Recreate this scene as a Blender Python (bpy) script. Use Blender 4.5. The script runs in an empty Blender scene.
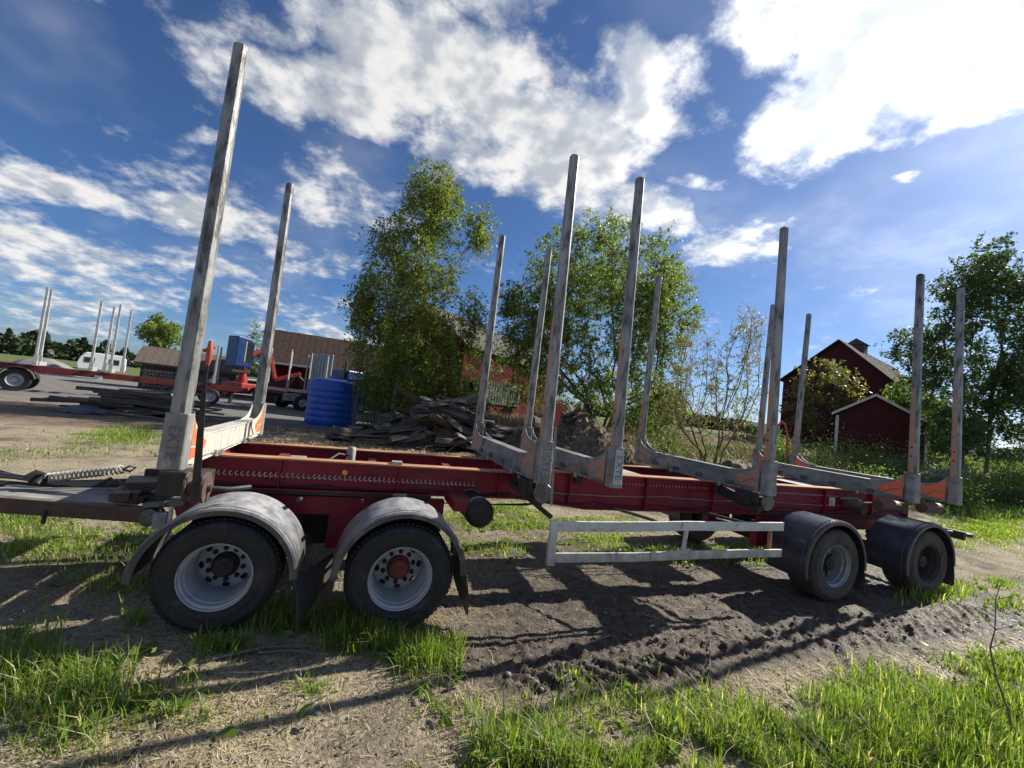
import bpy, bmesh, math, random
import numpy as np
from mathutils import Vector, Matrix

random.seed(7)
rng = np.random.default_rng(11)
scene = bpy.context.scene
COL = scene.collection

# ------------------------------------------------------------------ camera
cam_data = bpy.data.cameras.new('camera')
cam = bpy.data.objects.new('camera', cam_data)
COL.objects.link(cam)
cam_data.sensor_width = 36.0
cam_data.lens = 14.78
cam_data.clip_start = 0.05
cam_data.clip_end = 6000.0
cam.matrix_world = Matrix((
    (0.93587, -0.12478, -0.32951, 1.054),
    (-0.33350, -0.01191, -0.94268, -4.790),
    (0.11370, 0.99211, -0.05276, 1.923),
    (0, 0, 0, 1)))
scene.camera = cam

# ------------------------------------------------------------------ light
SUN_AZ, SUN_EL = math.radians(11.0), math.radians(35.0)
SUN_DIR = Vector((math.cos(SUN_EL) * math.cos(SUN_AZ), math.cos(SUN_EL) * math.sin(SUN_AZ), math.sin(SUN_EL)))
sun_data = bpy.data.lights.new('sun', 'SUN')
sun_data.energy = 5.0
sun_data.angle = math.radians(0.55)
sun_data.color = (1.0, 0.94, 0.84)
sun = bpy.data.objects.new('sun', sun_data)
COL.objects.link(sun)
sun.rotation_euler = SUN_DIR.to_track_quat('Z', 'Y').to_euler()
sun.location = SUN_DIR * 60

scene.view_settings.view_transform = 'Standard'
scene.view_settings.look = 'None'
scene.view_settings.gamma = 1.0
scene.view_settings.exposure = 0.82
scene.view_settings.use_curve_mapping = False
scene.render.engine = 'CYCLES'
scene.cycles.use_denoising = True
scene.cycles.max_bounces = 5
scene.cycles.diffuse_bounces = 3
scene.cycles.glossy_bounces = 2
scene.cycles.transmission_bounces = 3
scene.cycles.adaptive_threshold = 0.02
scene.cycles.transparent_max_bounces = 8
scene.cycles.sample_clamp_indirect = 6.0

# world: Nishita sky and a broken deck of fair-weather clouds.  Each row is one cloud
# mass on the cloud plane: centre, inverse axes, thickness.
CLOUDS = [(-0.159, 1.043, 4.264, 1.281, -0.464, 6.774, 0.85), (0.103, 0.961, 3.582, 1.055, -1.341, 4.204, 1.05), (0.394, 0.998, 3.286, 0.389, -1.556, 4.516, 1.1), (0.74, 1.073, 4.891, -2.274, 0.852, 9.313, 0.85), (-0.223, 0.893, 4.501, 0.567, 5.826, 15.456, 0.8), (0.014, 0.823, 4.578, 0.108, 2.974, 12.641, 0.85), (-0.365, 1.08, 9.017, 4.195, -1.166, 8.302, 0.6), (-0.698, 1.473, 6.404, 2.952, 0.89, 15.875, 0.5), (0.484, 0.764, 7.941, -1.248, -0.308, 9.997, 0.9), (0.786, 0.496, 1.891, -5.12, 4.243, 3.281, 1.3), (0.826, 0.653, 2.302, -6.296, 6.475, 1.996, 1.1), (0.907, 0.42, 2.234, -7.026, 4.434, 4.072, 1.35), (0.643, 0.561, 6.235, -8.215, 4.355, 7.508, 1.0), (1.07, 1.039, 3.679, -5.017, 5.949, 3.683, 0.9), (-0.955, 1.687, 3.03, 1.694, -0.531, 7.71, 0.8), (-0.624, 1.698, 2.974, 1.161, -0.591, 4.714, 0.85), (-1.203, 2.075, 3.166, 1.874, -1.683, 3.866, 0.85), (-0.36, 1.872, 4.36, 1.061, -1.225, 5.338, 0.65), (-0.148, 1.494, 5.068, 1.084, -1.353, 5.727, 0.8), (-1.485, 2.616, 1.864, 1.012, -0.508, 4.594, 0.6), (-0.344, 2.823, 2.602, 0.246, 0.967, 4.419, 0.7), (-0.697, 2.061, 5.806, 2.005, -1.051, 7.522, 0.55), (1.173, 0.64, 10.558, -20.916, 20.562, 24.734, 0.38), (0.36, 0.637, 16.598, -12.017, 27.192, 54.459, 0.6), (-0.517, 1.378, 12.201, 4.117, 5.305, 27.93, 0.5), (-1.203, 2.399, 1.688, 0.813, -0.228, 2.822, 0.5), (-0.536, 2.383, 2.116, 0.445, 0.259, 4.501, 0.45), (-1.608, 3.014, 1.576, 0.807, -0.824, 4.48, 0.5), (0.801, 0.897, 14.203, -14.32, 14.939, 22.011, 0.45), (1.321, 0.395, 3.893, -13.786, 6.105, 7.109, 0.9), (0.011, 0.689, 3.826, -0.641, 4.057, 9.747, 0.9), (-0.427, 0.854, 6.41, 3.232, 2.158, 12.594, 0.4)]

def build_world():
    w = bpy.data.worlds.new('World')
    scene.world = w
    w.use_nodes = True
    w.cycles.sampling_method = 'MANUAL'
    w.cycles.sample_map_resolution = 512
    nt = w.node_tree
    N, L = nt.nodes, nt.links
    N.clear()

    def math_(op, a, b=None, c=None, clamp=False):
        n = N.new('ShaderNodeMath'); n.operation = op; n.use_clamp = clamp
        for k, q in enumerate((a, b, c)):
            if q is None: continue
            if isinstance(q, (int, float)): n.inputs[k].default_value = q
            else: L.new(q, n.inputs[k])
        return n.outputs[0]

    def vec(op, a, b=None, out=0):
        n = N.new('ShaderNodeVectorMath'); n.operation = op
        for k, q in enumerate((a, b)):
            if q is None: continue
            if isinstance(q, tuple): n.inputs[k].default_value = q
            else: L.new(q, n.inputs[k])
        return n.outputs[out]

    def noise(v, scale, detail, rough, dist=0.0):
        n = N.new('ShaderNodeTexNoise'); n.noise_dimensions = '2D'
        n.inputs['Scale'].default_value = scale; n.inputs['Detail'].default_value = detail
        n.inputs['Roughness'].default_value = rough; n.inputs['Distortion'].default_value = dist
        L.new(v, n.inputs['Vector'])
        return n.outputs['Fac']

    def ramp(v, a, b):
        n = N.new('ShaderNodeMapRange'); n.interpolation_type = 'SMOOTHSTEP'; n.clamp = True
        L.new(v, n.inputs['Value'])
        n.inputs['From Min'].default_value = a; n.inputs['From Max'].default_value = b
        return n.outputs['Result']

    tc = N.new('ShaderNodeTexCoord')
    d = vec('NORMALIZE', tc.outputs['Generated'])
    sep = N.new('ShaderNodeSeparateXYZ'); L.new(d, sep.inputs[0])
    k = math_('MAXIMUM', math_('ADD', sep.outputs['Z'], 0.25), 0.05)
    px, py = math_('DIVIDE', sep.outputs['X'], k), math_('DIVIDE', sep.outputs['Y'], k)
    cmb = N.new('ShaderNodeCombineXYZ'); L.new(px, cmb.inputs[0]); L.new(py, cmb.inputs[1])
    P = cmb.outputs[0]
    # wander the plane coordinate so that the masses get ragged outlines
    wn = N.new('ShaderNodeTexNoise'); wn.noise_dimensions = '2D'; wn.inputs['Scale'].default_value = 3.2; wn.inputs['Detail'].default_value = 2
    L.new(P, wn.inputs['Vector'])
    wv = vec('MULTIPLY', vec('SUBTRACT', wn.outputs['Color'], (.5, .5, .5)), (.28, .28, 0))
    PW = vec('ADD', P, wv)
    total = None
    for cx, cy, a, b, c, e, s in CLOUDS:
        q = vec('SUBTRACT', PW, (cx, cy, 0))
        u = vec('DOT_PRODUCT', q, (a, b, 0), out=1)
        v = vec('DOT_PRODUCT', q, (c, e, 0), out=1)
        r2 = math_('MULTIPLY_ADD', u, u, math_('MULTIPLY', v, v))
        val = math_('MULTIPLY', math_('SUBTRACT', 1.0, math_('MULTIPLY', r2, 0.62)), s)
        total = val if total is None else math_('SMOOTH_MAX', total, val, 0.06)
    total = math_('MAXIMUM', total, -0.6)
    # the same kind of sky goes on behind the viewer
    back = vec('DOT_PRODUCT', d, (-0.3295, -0.9427, 0.0), out=1)
    gen = math_('MULTIPLY', ramp(back, 0.0, 0.3), math_('MULTIPLY_ADD', noise(P, 1.3, 2, .5), 3.2, -1.35))
    total = math_('MAXIMUM', total, gen)
    f1 = noise(P, 4.6, 7, .60)
    f2 = noise(P, 15.0, 5, .66)
    t = math_('ADD', total, math_('MULTIPLY_ADD', f1, 1.7, -0.85))
    t = math_('ADD', t, math_('MULTIPLY_ADD', f2, 0.72, -0.36))
    mask = ramp(t, 0.14, 0.96)
    veil = math_('MULTIPLY', ramp(noise(P, 1.7, 3, .6), 0.42, 0.78), 0.16)
    mask = math_('MAXIMUM', mask, veil)
    up = ramp(sep.outputs['Z'], -0.01, 0.06)
    mask = math_('MULTIPLY', math_('MULTIPLY', mask, up), 0.96)
    # thick parts are greyer, parts close to the sun scatter far more light
    sd = math_('MAXIMUM', vec('DOT_PRODUCT', d, tuple(SUN_DIR), out=1), 0.0)
    fw = math_('POWER', sd, 7.0)
    off = vec('ADD', P, (0.05, 0.012, 0))
    g1 = noise(off, 4.6, 3, .60)
    lit = ramp(math_('ADD', math_('SUBTRACT', f1, g1), math_('MULTIPLY_ADD', f2, 0.12, -0.06)), -0.13, 0.13)
    shade = math_('MULTIPLY_ADD', lit, 0.20, math_('MULTIPLY_ADD', ramp(t, 0.6, 1.7), -0.10, 0.35))
    bright = math_('MULTIPLY', shade, math_('MULTIPLY_ADD', fw, 1.5, 1.0))
    cc = N.new('ShaderNodeMix'); cc.data_type = 'RGBA'
    L.new(lit, cc.inputs['Factor'])
    cc.inputs['A'].default_value = (0.86, 0.92, 1.0, 1); cc.inputs['B'].default_value = (1.0, 0.985, 0.96, 1)
    bgc = N.new('ShaderNodeBackground'); L.new(cc.outputs['Result'], bgc.inputs['Color']); L.new(bright, bgc.inputs['Strength'])

    sky = N.new('ShaderNodeTexSky'); sky.sky_type = 'NISHITA'; sky.sun_disc = False
    sky.sun_elevation = SUN_EL; sky.sun_rotation = math.pi / 2 - SUN_AZ
    sky.altitude = 100; sky.air_density = 0.85; sky.dust_density = 0.7; sky.ozone_density = 10.0
    bgs = N.new('ShaderNodeBackground'); bgs.inputs['Strength'].default_value = 0.062
    L.new(sky.outputs['Color'], bgs.inputs['Color'])
    mx = N.new('ShaderNodeMixShader'); L.new(mask, mx.inputs[0]); L.new(bgs.outputs[0], mx.inputs[1]); L.new(bgc.outputs[0], mx.inputs[2])
    out = N.new('ShaderNodeOutputWorld'); L.new(mx.outputs[0], out.inputs['Surface'])
build_world()

# ------------------------------------------------------------------ materials
def _lin(c):
    return tuple(c) + (1.0,) if len(c) == 3 else tuple(c)

MATS = {}
def mat(name, c1, c2=None, scale=6.0, rough=0.7, metal=0.0, bump=0.0, bscale=40.0, c3=None, s3=25.0, t3=(.55, .7),
        dust=None, dust_amt=0.0, stretch=(1, 1, 1), mud=None, mud_z=(0.1, 0.5), spec=0.5, detail=6):
    """weathered surface: two tones by noise, patches of a third, dust on upward faces, mud low down"""
    m = bpy.data.materials.new(name); m.use_nodes = True
    nt = m.node_tree; N, L = nt.nodes, nt.links
    b = N['Principled BSDF']
    tc = N.new('ShaderNodeTexCoord'); mp = N.new('ShaderNodeMapping'); mp.inputs['Scale'].default_value = stretch
    L.new(tc.outputs['Object'], mp.inputs['Vector'])
    def noise(s, d=6, r=.6):
        n = N.new('ShaderNodeTexNoise'); n.inputs['Scale'].default_value = s; n.inputs['Detail'].default_value = d
        n.inputs['Roughness'].default_value = r; L.new(mp.outputs[0], n.inputs['Vector']); return n.outputs['Fac']
    def mr(v, a, bb, lo=0.0, hi=1.0):
        n = N.new('ShaderNodeMapRange'); n.clamp = True; L.new(v, n.inputs['Value'])
        n.inputs['From Min'].default_value = a; n.inputs['From Max'].default_value = bb
        n.inputs['To Min'].default_value = lo; n.inputs['To Max'].default_value = hi; return n.outputs['Result']
    def mixc(f, A, B):
        n = N.new('ShaderNodeMix'); n.data_type = 'RGBA'
        if isinstance(f, float): n.inputs['Factor'].default_value = f
        else: L.new(f, n.inputs['Factor'])
        for key, q in (('A', A), ('B', B)):
            if isinstance(q, tuple): n.inputs[key].default_value = _lin(q)
            else: L.new(q, n.inputs[key])
        return n.outputs['Result']
    n1 = noise(scale, detail)
    col = mixc(mr(n1, .35, .65), tuple(c1), tuple(c2) if c2 else tuple(x * .7 for x in c1))
    if c3: col = mixc(mr(noise(s3, 8, .65), *t3), col, tuple(c3))
    geo = N.new('ShaderNodeNewGeometry')
    if dust:
        s = N.new('ShaderNodeSeparateXYZ'); L.new(geo.outputs['Normal'], s.inputs[0])
        a = mr(s.outputs['Z'], .2, .95, 0, dust_amt)
        mm = N.new('ShaderNodeMath'); mm.operation = 'MULTIPLY'; L.new(a, mm.inputs[0]); L.new(mr(noise(9, 8, .7), .32, .62, .15, 1), mm.inputs[1])
        col = mixc(mm.outputs[0], col, tuple(dust))
    if mud:
        s = N.new('ShaderNodeSeparateXYZ'); L.new(geo.outputs['Position'], s.inputs[0])
        a = mr(s.outputs['Z'], mud_z[1], mud_z[0])
        mm = N.new('ShaderNodeMath'); mm.operation = 'MULTIPLY'; L.new(a, mm.inputs[0]); L.new(mr(noise(7, 8, .7), .3, .6, .1, 1), mm.inputs[1])
        col = mixc(mm.outputs[0], col, tuple(mud))
    L.new(col, b.inputs['Base Color'])
    L.new(mr(noise(scale * 2.3), .3, .7, max(0, rough - .12), min(1, rough + .15)), b.inputs['Roughness'])
    b.inputs['Metallic'].default_value = metal
    b.inputs['Specular IOR Level'].default_value = spec
    if bump:
        bn = N.new('ShaderNodeBump'); bn.inputs['Strength'].default_value = bump; bn.inputs['Distance'].default_value = .01
        L.new(noise(bscale, 8, .65), bn.inputs['Height']); L.new(bn.outputs[0], b.inputs['Normal'])
    MATS[name] = m
    return m

def leafmat(name, dark, light, trans, dry=None, tw=0.45):
    """leaf or blade: per-piece tone from the 'tone' attribute, light passing through"""
    m = bpy.data.materials.new(name); m.use_nodes = True
    nt = m.node_tree; N, L = nt.nodes, nt.links
    for n in list(N): N.remove(n)
    at = N.new('ShaderNodeAttribute'); at.attribute_name = 'tone'
    cr = N.new('ShaderNodeValToRGB')
    cr.color_ramp.elements[0].color = _lin(dark); cr.color_ramp.elements[1].color = _lin(light)
    cr.color_ramp.elements[1].position = .9
    if dry:
        e = cr.color_ramp.elements.new(1.0); e.color = _lin(dry)
    L.new(at.outputs['Fac'], cr.inputs[0])
    df = N.new('ShaderNodeBsdfPrincipled'); df.inputs['Roughness'].default_value = .5; df.inputs['Specular IOR Level'].default_value = .3
    L.new(cr.outputs[0], df.inputs['Base Color'])
    tr = N.new('ShaderNodeBsdfTranslucent')
    mc = N.new('ShaderNodeMix'); mc.data_type = 'RGBA'; mc.blend_type = 'MULTIPLY'; mc.inputs['Factor'].default_value = 1
    L.new(cr.outputs[0], mc.inputs['A']); mc.inputs['B'].default_value = _lin(trans); L.new(mc.outputs['Result'], tr.inputs['Color'])
    mx = N.new('ShaderNodeMixShader'); mx.inputs[0].default_value = tw
    L.new(df.outputs[0], mx.inputs[1]); L.new(tr.outputs[0], mx.inputs[2])
    o = N.new('ShaderNodeOutputMaterial'); L.new(mx.outputs[0], o.inputs['Surface'])
    MATS[name] = m
    return m

MUD = (.10, .078, .056)
mat('red_paint', (.25, .011, .031), (.15, .009, .021), 3, .42, 0, .08, 60, c3=(.08, .03, .02), s3=7, t3=(.55, .7), dust=(.16, .12, .09), dust_amt=.5, spec=.3)
mat('red_fresh', (.15, .012, .016), (.10, .010, .012), 4, .5, c3=(.10, .05, .04), s3=3, t3=(.55, .7))
mat('rust_top', (.42, .20, .095), (.30, .13, .065), 14, .75, .1, .25, 50, c3=(.52, .36, .22), s3=5, t3=(.5, .68), stretch=(.4, 2, 1))
mat('galv', (.32, .32, .305), (.16, .16, .15), 9, .45, .4, .3, 45, c3=(.07, .066, .055), s3=18, t3=(.5, .64), stretch=(1, 1, .28))
mat('galv_dark', (.20, .20, .19), (.10, .10, .095), 9, .6, .5, .2, 70, c3=(.06, .05, .04), s3=16, t3=(.5, .7))
mat('bunk_metal', (.29, .295, .29), (.16, .165, .16), 7, .55, .45, .15, 60, c3=(.13, .12, .10), s3=15, t3=(.52, .7), stretch=(1, .5, 1))
mat('bunk_white', (.62, .59, .52), (.42, .38, .31), 6, .6, .1, .2, 60, c3=(.20, .17, .13), s3=12, t3=(.54, .68), stretch=(1, 4, .5))
mat('socket_grey', (.27, .27, .255), (.17, .17, .16), 7, .6, .3, .2, 60, c3=(.42, .40, .36), s3=10, t3=(.55, .7), stretch=(1, 1, .5))
mat('orange_film', (.85, .17, .055), (.66, .13, .05), 12, .5, 0, .1, 60, c3=(.30, .24, .20), s3=18, t3=(.55, .68))
mat('orange_faded', (.48, .17, .11), (.36, .19, .14), 12, .5, .1, .1, 60, c3=(.25, .235, .22), s3=16, t3=(.48, .6))
mat('orange_worn', (.55, .20, .11), (.42, .22, .16), 9, .6, .2, .1, 60, c3=(.26, .25, .235), s3=7, t3=(.46, .62), stretch=(1, 1, .5))
mat('dark_steel', (.045, .042, .04), (.03, .026, .024), 9, .6, .3, .2, 50, c3=(.10, .05, .03), s3=14, t3=(.6, .72))
mat('brown_steel', (.12, .07, .05), (.07, .05, .04), 9, .65, .3, .2, 50, dust=(.25, .22, .18), dust_amt=.8)
mat('plate_steel', (.38, .37, .345), (.22, .21, .195), 4, .6, .3, .2, 40, c3=(.40, .39, .36), s3=6, t3=(.5, .6))
mat('tyre', (.012, .013, .016), (.009, .010, .012), 8, .6, 0, .2, 60, c3=(.06, .055, .05), s3=5, t3=(.56, .72), mud=MUD, mud_z=(.0, .16))
mat('tyre_muddy', (.10, .086, .07), (.035, .031, .028), 8, .85, 0, .3, 50, c3=(.11, .09, .07), s3=10, t3=(.5, .7), mud=MUD, mud_z=(.0, .5))
mat('tread', (.035, .033, .031), (.022, .021, .02), 8, .8, 0, .3, 50, mud=MUD, mud_z=(.0, .9))
mat('rim_white', (.46, .47, .48), (.34, .35, .36), 5, .45, .15, .05, 40, c3=(.22, .18, .14), s3=12, t3=(.6, .74))
mat('rim_silver', (.42, .43, .45), (.28, .29, .31), 5, .42, .5, .05, 40, c3=(.15, .12, .1), s3=12, t3=(.6, .74))
mat('rim_dark', (.06, .055, .05), (.04, .037, .034), 5, .7, .2, .1, 40)
mat('hub_red', (.24, .035, .022), (.16, .03, .02), 8, .55, .1, .1, 40, c3=(.06, .045, .035), s3=10, t3=(.5, .65))
mat('black_iron', (.018, .017, .016), (.03, .026, .022), 8, .6, .2, .1)
mat('fender_dusty', (.055, .058, .066), (.04, .042, .05), 5, .36, 0, .12, 50, c3=(.13, .135, .14), s3=7, t3=(.5, .66), dust=(.46, .465, .47), dust_amt=.8, mud=MUD, mud_z=(.3, .7))
mat('fender_black', (.026, .03, .042), (.034, .038, .05), 5, .30, 0, .05, 50, dust=(.08, .08, .085), dust_amt=.25, mud=(.05, .04, .032), mud_z=(.0, .45))
mat('rubber_flap', (.02, .022, .028), (.03, .031, .034), 5, .6, 0, .1, 40, mud=MUD, mud_z=(.0, .45))
mat('white_paint', (.66, .67, .64), (.54, .55, .52), 5, .5, 0, .12, 40, c3=(.28, .24, .19), s3=10, t3=(.57, .68), mud=(.22, .18, .14), mud_z=(.45, .95))
mat('amber', (.80, .32, .03), (.7, .26, .02), 5, .25)
mat('rope', (.30, .28, .25), (.18, .16, .14), 30, .9, 0, .3, 90)
mat('binder_red', (.42, .04, .03), (.3, .03, .025), 12, .5)
mat('binder_orange', (.42, .085, .04), (.28, .06, .03), 12, .5)
mat('hose', (.018, .018, .018), (.03, .03, .03), 9, .55)
mat('label_dark', (.07, .075, .08), (.16, .16, .155), 45, .6)
mat('label_pale', (.40, .44, .43), (.28, .30, .29), 45, .6)
mat('panel_pale', (.46, .49, .49), (.36, .39, .39), 12, .55, .1)

mat('bark_birch', (.52, .50, .46), (.36, .34, .31), 3, .85, 0, .3, 20, c3=(.05, .045, .04), s3=4, t3=(.52, .6), stretch=(1, 1, 2.5))
mat('bark_grey', (.14, .12, .10), (.09, .075, .06), 6, .9, 0, .4, 20)
mat('bark_brown', (.16, .11, .075), (.10, .07, .05), 6, .9, 0, .3, 20)
leafmat('leaf_birch', (.045, .075, .016), (.20, .245, .045), (1.8, 1.9, .8), dry=(.24, .23, .07), tw=.42)
leafmat('leaf_willow', (.045, .078, .022), (.18, .235, .06), (1.8, 1.9, .9), dry=(.24, .24, .10), tw=.42)
leafmat('leaf_dark', (.032, .062, .026), (.11, .155, .06), (1.6, 1.9, .9), dry=(.11, .14, .05), tw=.35)
leafmat('leaf_maple', (.09, .10, .03), (.21, .20, .06), (1.7, 1.7, .9), dry=(.26, .22, .09), tw=.35)
leafmat('leaf_bud', (.12, .125, .045), (.28, .28, .11), (1.5, 1.5, .9), dry=(.34, .29, .17), tw=.35)
leafmat('brush', (.13, .10, .06), (.26, .21, .13), (1.3, 1.2, .9), dry=(.22, .24, .08), tw=.3)
leafmat('chip', (.045, .035, .026), (.15, .115, .085), (1, 1, 1), dry=(.30, .25, .19), tw=.0)
leafmat('leaf_shrub', (.05, .09, .02), (.14, .20, .05), (1.8, 2.0, .9), dry=(.20, .20, .08), tw=.4)
leafmat('grass_blade', (.05, .10, .014), (.24, .335, .06), (1.7, 1.8, .7), dry=(.52, .47, .26), tw=.48)
leafmat('straw', (.28, .225, .13), (.56, .48, .30), (1.2, 1.1, .9), dry=(.62, .57, .44), tw=.2)
leafmat('forest_leaf', (.022, .038, .018), (.055, .075, .032), (1.2, 1.3, .8), dry=(.08, .10, .04), tw=.2)

mat('barn_red', (.075, .009, .008), (.05, .007, .0065), 2.5, .9, 0, .2, 20, stretch=(6, 6, .25), spec=.08)
mat('barn_maroon', (.085, .010, .014), (.055, .008, .011), 2.5, .85, 0, .2, 20, stretch=(6, 6, .25))
mat('roof_brown', (.065, .044, .036), (.042, .03, .026), 3, .9, 0, .3, 15, stretch=(1, 1, 1), spec=.12)
mat('roof_shingle', (.14, .115, .095), (.075, .06, .05), 9, .95, 0, .5, 12, c3=(.20, .175, .15), s3=14, t3=(.55, .66), spec=.1)
mat('roof_grey', (.12, .115, .11), (.08, .076, .072), 3, .9, 0, .3, 15, spec=.15)
mat('wood_grey', (.20, .175, .15), (.11, .095, .08), 5, .9, 0, .4, 25, stretch=(.3, 3, 3))
mat('wood_dark', (.115, .09, .07), (.055, .043, .034), 5, .92, 0, .6, 22, c3=(.15, .13, .11), s3=8, t3=(.56, .7), stretch=(.4, 3, 3))
mat('trim_white', (.74, .74, .72), (.62, .62, .6), 4, .6)
mat('window_glass', (.02, .025, .03), (.03, .035, .04), 4, .1)
mat('soil_heap', (.08, .058, .042), (.15, .112, .08), 4, .95, 0, 1.0, 14, c3=(.24, .205, .16), s3=9, t3=(.52, .64))
mat('gravel_heap', (.22, .22, .21), (.17, .17, .165), 6, .95, 0, .5, 40)
mat('stone', (.22, .21, .20), (.15, .145, .14), 4, .9, 0, .5, 20)
mat('tank_blue', (.012, .085, .44), (.009, .06, .34), 2, .38, 0, .05, 30, c3=(.13, .25, .52), s3=7, t3=(.62, .74), stretch=(1, 1, .5))
mat('cab_blue', (.010, .042, .18), (.008, .03, .12), 3, .35, c3=(.05, .06, .08), s3=6, t3=(.58, .7))
mat('crane_red', (.38, .032, .022), (.24, .022, .018), 5, .5, c3=(.05, .03, .03), s3=4, t3=(.55, .68))
mat('headboard', (.30, .33, .35), (.24, .27, .29), 3, .5, .4)
mat('pole_white', (.40, .40, .38), (.27, .27, .26), 6, .6)
mat('container_blue', (.13, .22, .36), (.10, .17, .28), 4, .6)
mat('caravan_white', (.76, .77, .78), (.7, .71, .72), 2, .4)
mat('tarp_grey', (.12, .14, .165), (.075, .09, .11), 5, .5, 0, .3, 12)

# ------------------------------------------------------------------ mesh helpers
def V3(p): return Vector(p)

class MB:
    def __init__(s): s.v = []; s.f = []
    def add(s, V, F):
        n = len(s.v); s.v += [tuple(p) for p in V]; s.f += [[i + n for i in q] for q in F]; return s
    def box(s, c, sz, rz=0.0, rot=None):
        x, y, z = (q / 2 for q in sz)
        R = rot if rot is not None else Matrix.Rotation(rz, 3, 'Z')
        P = [Vector((a * x, b * y, e * z)) for e in (-1, 1) for a, b in ((-1, -1), (1, -1), (1, 1), (-1, 1))]
        c = Vector(c)
        return s.add([c + R @ p for p in P], [(3, 2, 1, 0), (4, 5, 6, 7), (0, 1, 5, 4), (1, 2, 6, 5), (2, 3, 7, 6), (3, 0, 4, 7)])
    def loft(s, a, b, w0, h0, w1=None, h1=None, up=(0, 0, 1), ch=0.0, twist=0.0):
        """bar from a to b; w across, h along 'up'; optional chamfer and taper"""
        a, b = Vector(a), Vector(b); w1 = w0 if w1 is None else w1; h1 = h0 if h1 is None else h1
        d = (b - a).normalized(); x = d.cross(Vector(up))
        if x.length < 1e-4: x = d.cross(Vector((1, 0, 0)))
        x.normalize(); u = x.cross(d).normalized()
        def ring(p, w, h):
            w, h = w / 2, h / 2; c = ch * min(w, h) * 2
            if c: q = [(-w + c, -h), (w - c, -h), (w, -h + c), (w, h - c), (w - c, h), (-w + c, h), (-w, h - c), (-w, -h + c)]
            else: q = [(-w, -h), (w, -h), (w, h), (-w, h)]
            return [p + x * i + u * j for i, j in q]
        r0, r1 = ring(a, w0, h0), ring(b, w1, h1); n = len(r0)
        F = [(i, (i + 1) % n, n + (i + 1) % n, n + i) for i in range(n)] + [tuple(range(n - 1, -1, -1)), tuple(range(n, 2 * n))]
        return s.add(r0 + r1, F)
    def tube(s, pts, r, n=8, cap=True):
        pts = [Vector(p) for p in pts]; rs = r if isinstance(r, (list, tuple)) else [r] * len(pts)
        rings = []; x = None
        for i, p in enumerate(pts):
            d = (pts[min(i + 1, len(pts) - 1)] - pts[max(i - 1, 0)]).normalized()
            if x is None:
                x = d.cross(Vector((0, 0, 1)))
                if x.length < .05: x = d.cross(Vector((1, 0, 0)))
            else: x = x - d * x.dot(d)
            x.normalize(); y = d.cross(x)
            rings.append([p + (x * math.cos(t) + y * math.sin(t)) * rs[i] for t in (2 * math.pi * k / n for k in range(n))])
        V = [q for rg in rings for q in rg]; F = []
        for i in range(len(pts) - 1):
            for k in range(n):
                F.append((i * n + k, i * n + (k + 1) % n, (i + 1) * n + (k + 1) % n, (i + 1) * n + k))
        if cap: F += [tuple(range(n - 1, -1, -1)), tuple(range((len(pts) - 1) * n, len(pts) * n))]
        return s.add(V, F)
    def lathe(s, prof, c=(0, 0, 0), n=40, a0=0.0, a1=2 * math.pi, axis='y', closed=False):
        """profile of (along axis, radius); angle 0 = +x, 90 deg = up"""
        full = abs(a1 - a0 - 2 * math.pi) < 1e-6
        m = n if full else n + 1; V = []
        for k in range(m):
            t = a0 + (a1 - a0) * k / n; ct, st = math.cos(t), math.sin(t)
            for h, r in prof:
                if axis == 'y': p = (r * ct, h, r * st)
                elif axis == 'z': p = (r * ct, r * st, h)
                else: p = (h, r * ct, r * st)
                V.append((p[0] + c[0], p[1] + c[1], p[2] + c[2]))
        q = len(prof); F = []
        for k in range(n):
            k2 = (k + 1) % m
            for j in range(q if closed else q - 1):
                j2 = (j + 1) % q
                F.append((k * q + j, k * q + j2, k2 * q + j2, k2 * q + j))
        if closed and not full: F += [tuple(range(q)), tuple(range(n * q + q - 1, n * q - 1, -1))]
        return s.add(V, F)
    def prism(s, poly, fn, lo, hi):
        """extrude a 2-D outline between lo and hi; fn(u, v, w) gives the 3-D point"""
        n = len(poly); V = [fn(u, v, lo) for u, v in poly] + [fn(u, v, hi) for u, v in poly]
        return s.add(V, [tuple(range(n - 1, -1, -1)), tuple(range(n, 2 * n))] + [(i, (i + 1) % n, n + (i + 1) % n, n + i) for i in range(n)])
    def mesh(s, name, m):
        me = bpy.data.meshes.new(name); me.from_pydata(s.v, [], s.f)
        bm = bmesh.new(); bm.from_mesh(me); bmesh.ops.recalc_face_normals(bm, faces=bm.faces); bm.to_mesh(me); bm.free()
        me.materials.append(MATS[m] if isinstance(m, str) else m)
        return me
    def build(s, name, m, parent=None, smooth=None, bevel=0.0, loc=(0, 0, 0), rz=0.0):
        me = s.mesh(name, m); o = bpy.data.objects.new(name, me); COL.objects.link(o)
        o.parent = parent; o.location = loc; o.rotation_euler = (0, 0, rz)
        if smooth is not None:
            me.shade_smooth(); me.set_sharp_from_angle(angle=math.radians(smooth))
        if bevel:
            b = o.modifiers.new('bevel', 'BEVEL'); b.width = bevel; b.segments = 2; b.limit_method = 'ANGLE'; b.angle_limit = math.radians(40)
        return o

def tag(o, label, cat, group=None):
    o['label'] = label; o['category'] = cat
    if group: o['group'] = group
    return o
def thing(name, loc, label, cat, group=None, rz=0.0):
    o = bpy.data.objects.new(name, None); COL.objects.link(o); o.location = loc; o.rotation_euler = (0, 0, rz)
    o.empty_display_size = .2
    return tag(o, label, cat, group)
def kind(o, k): o['kind'] = k; return o
def inst(src, parent, loc=(0, 0, 0), rot=(0, 0, 0), scale=(1, 1, 1)):
    o = src.copy(); COL.objects.link(o); o.parent = parent; o.location = loc; o.rotation_euler = rot; o.scale = scale
    return o

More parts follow.
